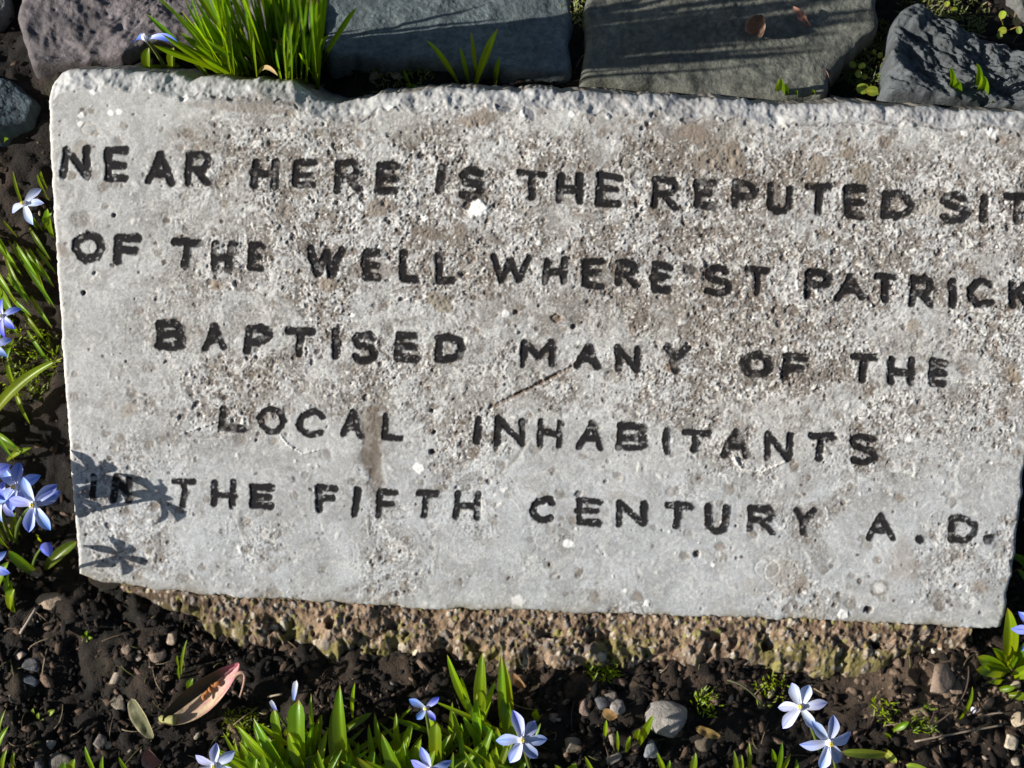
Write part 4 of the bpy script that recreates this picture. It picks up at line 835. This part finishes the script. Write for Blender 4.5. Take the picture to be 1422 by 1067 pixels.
lv(p, [(665, 1010, 621, 909, .04, 5.5, dict(curve=-.05)), (668, 1020, 670, 906, .045, 8, dict(fold=.3)), (700, 1030, 696, 908, .045, 5.5), (712, 990, 697, 912, .03, 6), (660, 1030, 688, 945, .035, 5), (690, 1050, 642, 962, .035, 5), (665, 1060, 662, 963, .035, 6), (700, 1060, 690, 1010, .03, 6), (660, 1080, 685, 1008, .028, 5), (712, 1040, 700, 960, .03, 8), (720, 1060, 710, 990, .024, 7), (650, 1060, 628, 985, .02, 4), (650, 1080, 640, 1020, .02, 5), (690, 1090, 675, 1040, .02, 6), (640, 1040, 622, 1008, .014, 4), (655, 990, 640, 940, .03, 4), (700, 1090, 668, 1050, .016, 6), (735, 1080, 690, 1062, .02, 6)])
thicket(p, 36, 610, 730, 985, 1085, 5, .03, 5.5)
p = plant('leaf_clump', (450, 1120), 'mass of small overlapping leaves filling the bottom edge between the two white and violet flowers', 'leaf clump', GL)
thicket(p, 62, 335, 620, 1030, 1100, 9, .03, 6.5)
thicket(p, 26, 340, 460, 1000, 1060, 15, .022, 5)
thicket(p, 22, 500, 620, 1010, 1060, 16, .02, 4.5)
p = plant('squill_flower', (745, 1090), 'six petalled pale blue flower wide open at the bottom centre', 'flower', GF)
c = on_ground(724, 1028, .052); stem(p, G_(745, 1100), c, .0011); blossom(p, c, facing(.15, .2), .0155, 0, cup=.28, whit=.65, angs=[100, 48, 0, -58, -112, 165], seed=16)
p = plant('leaf_clump', (790, 1095), 'low green leaves at the bottom edge right of the six petalled flower', 'leaf clump', GL)
lv(p, [(800, 1090, 770, 1062, .012, 5), (830, 1090, 812, 1050, .016, 3.5), (790, 1080, 800, 1060, .012, 6), (760, 1090, 735, 1067, .016, 5), (745, 1000, 745, 985, .012, 5)])
p = plant('leaf_shoot', (890, 1040), 'bright green shoot leaning on the left side of the large grey stone', 'sprout', GL)
lv(p, [(886, 1036, 907, 993, .03, 4.5), (884, 1030, 888, 1012, .012, 5), (840, 1025, 842, 1000, .01, 2.5), (858, 1045, 857, 1015, .01, 2.2), (870, 1045, 875, 1022, .01, 3)])
p = plant('leaf_shoot', (925, 1075), 'pair of small leaf tips at the bottom edge under the large grey stone', 'sprout', GL)
lv(p, [(925, 1080, 912, 1045, .014, 3.5), (928, 1080, 930, 1056, .01, 3), (960, 1080, 966, 1045, .014, 4)])
p = plant('leaf_shoot', (1028, 1080), 'little group of pale green shoots at the bottom edge left of the paired flowers', 'sprout', GL)
lv(p, [(1024, 1085, 1019, 1042, .016, 3), (1028, 1085, 1030, 1048, .014, 2.6), (1040, 1080, 1040, 1030, .014, 2.5), (1078, 1080, 1086, 1030, .02, 3), (1080, 1080, 1098, 1046, .018, 2.5), (1104, 1085, 1106, 1054, .014, 2.6), (1076, 1060, 1072, 1040, .014, 3)])
p = plant('squill_flower', (1135, 1040), 'upper flower of the pale blue pair at lower right, petals mostly white', 'flower', GF)
c = on_ground(1112, 983, .050); stem(p, G_(1138, 1045), c, .0011); blossom(p, c, facing(-.3, .35), .0150, 0, cup=.3, whit=1.0, angs=[62, 6, -55, 225, 178, 118], seed=17)
p = plant('squill_flower', (1160, 1075), 'lower flower of the pale blue pair at lower right with spread blue tipped petals', 'flower', GF)
c = on_ground(1150, 1030, .050); stem(p, G_(1162, 1085), c, .0011); blossom(p, c, facing(.2, -.15), .0162, 0, cup=.18, whit=.75, angs=[68, 5, -62, -112, 188, 128], seed=18)
p = plant('leaf_shoot', (1240, 1060), 'pale green leaf lying flat right of the lower flower of the pair', 'sprout', GL)
lv(p, [(1235, 1048, 1168, 1044, .012, 6, dict(kind='oval', lift=.1)), (1290, 1075, 1258, 1062, .01, 7, dict(kind='oval')), (1225, 1040, 1245, 1060, .004, 5, dict(kind='oval'))], M_PALE)
p = plant('leaf_shoot', (1340, 1000), 'thin green blade standing right of the sunlit brown mound', 'sprout', GL)
lv(p, [(1330, 1002, 1350, 953, .02, 2.2, dict(curve=.06)), (1240, 1015, 1262, 1002, .006, 4), (1236, 1025, 1228, 1018, .004, 3)])
# right edge
p = plant('leaf_clump', (1400, 935), 'broad upright leaf with smaller leaves beside the slab bottom right corner', 'leaf clump', GL)
lv(p, [(1398, 925, 1399, 844, .035, 8.5, dict(fold=.3)), (1395, 935, 1357, 912, .014, 9, dict(kind='oval')), (1400, 935, 1355, 930, .010, 8, dict(kind='oval')), (1395, 920, 1378, 900, .018, 5), (1400, 930, 1425, 890, .022, 5), (1395, 945, 1372, 948, .012, 4), (1385, 958, 1410, 955, .008, 4), (1400, 965, 1430, 968, .008, 5), (1410, 925, 1440, 880, .03, 9), (1405, 940, 1440, 925, .02, 8)])
p = plant('squill_flower', (1440, 930), 'violet flower just entering at the right edge above the leaves', 'flower', GF)
c = on_ground(1436, 876, .04); stem(p, G_(1440, 935), c, .001); blossom(p, c, facing(.1, .1), .0125, 0, cup=.3, whit=.35, angs=[178, 120, 60, 0, -60, -120], seed=19)
p = plant('leaf_clump', (1440, 800), 'dark green leaves reaching in at the right edge beside the slab', 'leaf clump', GL)
lv(p, [(1450, 800, 1397, 770, .02, 5), (1450, 810, 1404, 768, .022, 7), (1445, 820, 1425, 760, .03, 9), (1450, 840, 1412, 790, .02, 6), (1450, 760, 1420, 720, .03, 8)])

# ------------------------------------------------------------------ dried plant bits
def dry_obj(name, V_, F_, c_, label, cat, loc):
    return tag(mesh_obj(name, V_-loc, F_, M_DRY, None, {'col': c_}), label, cat) 
a_, b_ = on_ground(226, 1003, .016), on_ground(337, 930, .024); ml = empty('seed_husk', on_ground(280, 975))
tag(ml, 'dried open husk, cream and magenta, lying on dark soil above the white flower', 'seed husk')
d_ = b_-a_; L_ = np.linalg.norm(d_); d_ /= L_; nn = facing(); sdv = np.cross(nn, d_); sdv /= np.linalg.norm(sdv); nn = np.cross(d_, sdv)
if nn@CAMD < 0: nn = -nn
def husk_part(side, name):
    n, m = 26, 12; u = np.linspace(0, 1, n)[:, None]; q = np.linspace(0, 1, m)[None]
    wv = np.sin(np.clip(u**.85, 0, 1)*math.pi)**.75*.0092*(1 if side < 0 else .75)+.0008
    ang = q*math.pi*.5
    P = a_+d_*(u*L_)[..., None]+sdv*(side*wv*np.sin(ang))[..., None]-nn*(wv*np.cos(ang)*.9)[..., None]
    P = P+sdv*((u**2)*.004)[..., None]+nn*((fbm(u*4+q, q*2+u*9, .5, 3, 7)-.5)*.0016)[..., None]
    mg = sst(.45, .95, u+0*q)*(.4+.6*vn(u*9, q*5, 3)); cr = lerp(np.array([.50, .38, .25]), np.array([.46, .14, .22]), mg[..., None])
    cr = cr*(.6+.6*vn(u*3, q*16, 9))[..., None]; stripe = sst(.5, .6, vn(u*2.5, q*9+3, 21))*sst(.2, .5, u+0*q)
    if side < 0: cr = lerp(cr, np.array([.36, .10, .16]), (stripe*.7)[..., None])
    else: cr = lerp(np.array([.05, .04, .02])+0*cr, np.array([.35, .11, .14])+0*cr, sst(.7, .95, u+0*q)[..., None])
    cr = lerp(cr, np.array([.52, .45, .28]), (sst(.90, 1, q+0*u))[..., None])
    mesh_obj(name, (P-np.array(ml.location)).reshape(-1, 3), grid_faces(m, n), M_DRY, ml, {'col': cr.reshape(-1, 3)})
husk_part(-1, 'husk_valve'); husk_part(1, 'husk_valve')
mb = MB()
for k, (x, y) in enumerate([(286, 962), (292, 957), (297, 951), (301, 950), (283, 967)]):
    V_, F_ = pebble_geo(on_ground(x, y, .017), .0015, 1.7, .8+k, 60+k, 2); mb.add(V_, F_, np.tile([.34, .14, .04], (len(V_), 1)))
mb.build('seed', M_DRY, ml, ml.location)
V_, F_ = tube(bez(on_ground(337, 931, .022), on_ground(345, 945, .03), on_ground(318, 990, .014), 14), np.linspace(.0012, .0018, 14), 7)
mb = MB(); V_, F_ = tube(bez(on_ground(325, 940, .025), on_ground(350, 920, .03), on_ground(333, 968, .02), 14), np.linspace(.0013, .0005, 14), 7); mb.add(V_, F_, np.tile([.36, .22, .17], (len(V_), 1))); mb.build('husk_tip', M_DRY, ml, ml.location)
V_, F_ = tube(bez(on_ground(222, 998, .012), on_ground(230, 1000, .014), on_ground(244, 1000, .016), 8), np.linspace(.0022, .003, 8), 7)
mesh_obj('stalk', V_-np.array(ml.location), F_, M_DRY, ml, {'col': np.tile([.28, .27, .10], (len(V_), 1))})
def dry_leaf(b, t, wd, colr, edge, label, name='withered_leaf', cat='dead leaf', kind='oval', lift=.1, fold=.2, group=None):
    V_, F_, c_ = leaf_geo(b, t, wd, lift=lift, kind=kind, fold=fold, n=16, m=9); n, m = 16, 9
    q = np.abs(np.linspace(-1, 1, m))[None, :]*np.ones((n, 1)); cc = lerp(np.array(colr), np.array(edge), sst(.8, 1, q)[..., None])*(.7+.6*vn(np.arange(n)[:, None]*.9, q*6, 5))[..., None]
    V_ = V_+np.array([0, 0, 1.])*((vn(V_[:, 0]*300, V_[:, 1]*300, 8)-.5)*.002)[:, None]
    o_ = mesh_obj(name, V_-b, F_, M_DRY, None, {'col': cc.reshape(-1, 3)}); o_.location = tuple(b); return tag(o_, label, cat, group)
dry_leaf(on_ground(212, 1026, .006), on_ground(182, 970, .014), .011, (.10, .10, .05), (.42, .36, .22), 'withered olive leaf with a cream rim left of the dried husk')
dry_leaf(on_ground(1046, 66, .006)+np.array([0, 0, .012]), on_ground(1052, 40, .012)+np.array([0, 0, .014]), .012, (.16, .10, .07), (.30, .2, .14), 'small curled brown husk lying on the large sett', 'curled_husk', 'husk', fold=.7)
dry_leaf(on_ground(1118, 54, .004)+np.array([0, 0, .012]), on_ground(1095, 27, .008)+np.array([0, 0, .012]), .004, (.30, .15, .11), (.30, .18, .14), 'slim reddish husk lying aslant on the large sett', 'slim_husk', 'husk', kind='strap', fold=.5)
dry_leaf(on_ground(1148, 140, .006), on_ground(1140, 95, .014), .008, (.11, .06, .05), (.18, .11, .09), 'curled dark brown leaf standing behind the slab beside the weeds', fold=.6)
dry_leaf(on_ground(1168, 90, .006), on_ground(1160, 72, .010), .008, (.16, .13, .09), (.24, .2, .14), 'grey brown crumpled leaf under the bright seedling', fold=.6)
dry_leaf(on_ground(1000, 1024, .006), on_ground(966, 1010, .01), .006, (.20, .13, .04), (.26, .18, .06), 'ochre leaf scrap at the right end of the large grey stone')
dry_leaf(on_ground(855, 998, .004), on_ground(838, 985, .008), .007, (.22, .13, .05), (.3, .2, .1), 'ochre leaf scrap just under the small pile of pebbles')
dry_leaf(on_ground(165, 812, .010), on_ground(122, 800, .022), .008, (.34, .25, .17), (.42, .34, .2), 'cream brown leaf scrap caught under the slab bottom left corner', fold=.4)
dry_leaf(on_ground(225, 1060, .004), on_ground(205, 1040, .010), .012, (.20, .11, .09), (.3, .2, .17), 'crumpled reddish leaf left of the white flower at the bottom', fold=.5)
dry_leaf(on_ground(728, 955, .004), on_ground(712, 935, .008), .006, (.2, .11, .05), (.3, .2, .1), 'brown leaf scrap behind the pointed leaves in the middle', fold=.4)
# twigs
def twig(P, r, colr, label):
    V_, F_ = tube(P, np.full(len(P), r), 6); b = np.array(P[0]); o_ = mesh_obj('twig', V_-b, F_, M_DRY, None, {'col': np.tile(colr, (len(V_), 1))}); o_.location = tuple(b)
    tag(o_, label, 'twig', 'twigs and dry stalks')
twig(bez(on_ground(1270, 1030, .003), on_ground(1330, 1018, .008), on_ground(1392, 1007, .004), 14), .0006, (.3, .24, .18), 'thin pale twig lying across dark soil at lower right')
twig(bez(on_ground(1355, 997, .003), on_ground(1375, 990, .006), on_ground(1395, 990, .004), 8), .0005, (.25, .2, .15), 'short thin twig under the right hand leafy plant')
twig(bez(on_ground(50, 845, .006), on_ground(38, 865, .008), on_ground(28, 880, .003), 8), .0009, (.3, .25, .2), 'short grey stalk below the flat brown clod at left')
twig(bez(on_ground(1345, 925, .006), on_ground(1350, 980, .012), on_ground(1290, 1010, .004), 14), .0005, (.06, .04, .03), 'dark thin root curving round the sunlit brown mound')
twig(bez(on_ground(1010, 945, .004), on_ground(1040, 950, .012), on_ground(1062, 985, .004), 12), .0005, (.08, .09, .04), 'fine olive stalk left of the upper flower of the pair')
twig(bez(on_ground(392, 964, .01), on_ground(380, 966, .012), on_ground(372, 968, .008), 6), .0006, (.3, .24, .18), 'tiny pale stalk beside the closed flower')
# fine roots, stalks and scraps nobody could count
rf = random.Random(77); mb = MB()
for k in range(420):
    x = rf.uniform(-.33, .33); y = rf.uniform(-.25, -.105) if rf.random() < .8 else rf.uniform(.15, .24); a = rf.uniform(0, 6.28); l = rf.uniform(.004, .018)
    x2, y2 = x+math.cos(a)*l, y+math.sin(a)*l; p1 = np.array([x, y, float(gz(x, y))+.001]); p2 = np.array([x2, y2, float(gz(x2, y2))+.001]); pm_ = (p1+p2)/2+np.array([rf.uniform(-.3, .3)*l, rf.uniform(-.3, .3)*l, l*rf.uniform(.1, .35)])
    V_, F_ = tube(bez(p1, pm_, p2, 6), np.full(6, rf.uniform(.00015, .0004)), 4); c_ = rf.choice([(.20, .14, .09), (.07, .045, .03), (.28, .22, .14), (.10, .10, .03)]); mb.add(V_, F_, np.tile(c_, (len(V_), 1)))
tag(mb.build('soil_litter', M_DRY), 'fine dry roots and stalk bits scattered over the dark soil', 'plant litter', None, 'stuff')
# moss tufts: fine stars
def moss_tuft(px, py, rad, n, label, m=M_LEAF, ln=(.003, .007)):
    rs_ = random.Random(int(px)); p0 = on_ground(px, py); Vs = []; Fs = []; Cs_ = []; off_ = 0
    for k in range(n):
        a = rs_.uniform(0, 6.28); rr_ = rs_.random()**.6*rad; b = p0+np.array([math.cos(a)*rr_, math.sin(a)*rr_, 0]); b[2] = float(gz(b[0], b[1]))+.0006
        el = rs_.uniform(.3, 1.3); a2 = rs_.uniform(0, 6.28); l = rs_.uniform(*ln)
        t = b+np.array([math.cos(a2)*math.cos(el), math.sin(a2)*math.cos(el), math.sin(el)])*l
        V_, F_, c_ = leaf_geo(b, t, rs_.uniform(.0006, .0011), n=4, m=3, lift=.15); Vs.append(V_); Fs.append(F_+off_); Cs_.append(c_); off_ += len(V_)
    o_ = mesh_obj('moss', np.concatenate(Vs)-p0, np.concatenate(Fs), m, None, {'col': np.concatenate(Cs_)}); o_.location = tuple(p0)
    tag(o_, label, 'moss', None, 'stuff')
moss_tuft(836, 928, .010, 170, 'bright green moss tuft under the middle of the mortar ledge')
moss_tuft(1280, 1003, .008, 70, 'starry green moss on the soil below the sunlit mound')
moss_tuft(980, 978, .008, 60, 'dark green moss right of the large grey stone')
moss_tuft(1225, 990, .008, 50, 'small moss patch left of the sunlit mound')
moss_tuft(1070, 960, .010, 55, 'straggly moss left of the upper flower of the pair')
moss_tuft(340, 1010, .012, 120, 'moss behind the white flower at the bottom left')
moss_tuft(1310, 20, .026, 480, 'olive moss behind the craggy rock at the top right', M_STEM)
moss_tuft(1215, 60, .016, 260, 'olive moss between the large sett and the craggy rock', M_STEM)
moss_tuft(1190, 100, .014, 200, 'olive moss under the weeds behind the slab', M_STEM)
moss_tuft(560, 92, .020, 260, 'dark moss along the flat sett behind the slab', M_STEM)
moss_tuft(40, 500, .02, 260, 'fine dark weeds beside the left side of the slab')
moss_tuft(800, 20, .010, 120, 'moss in the joint between the two flat setts', M_STEM)
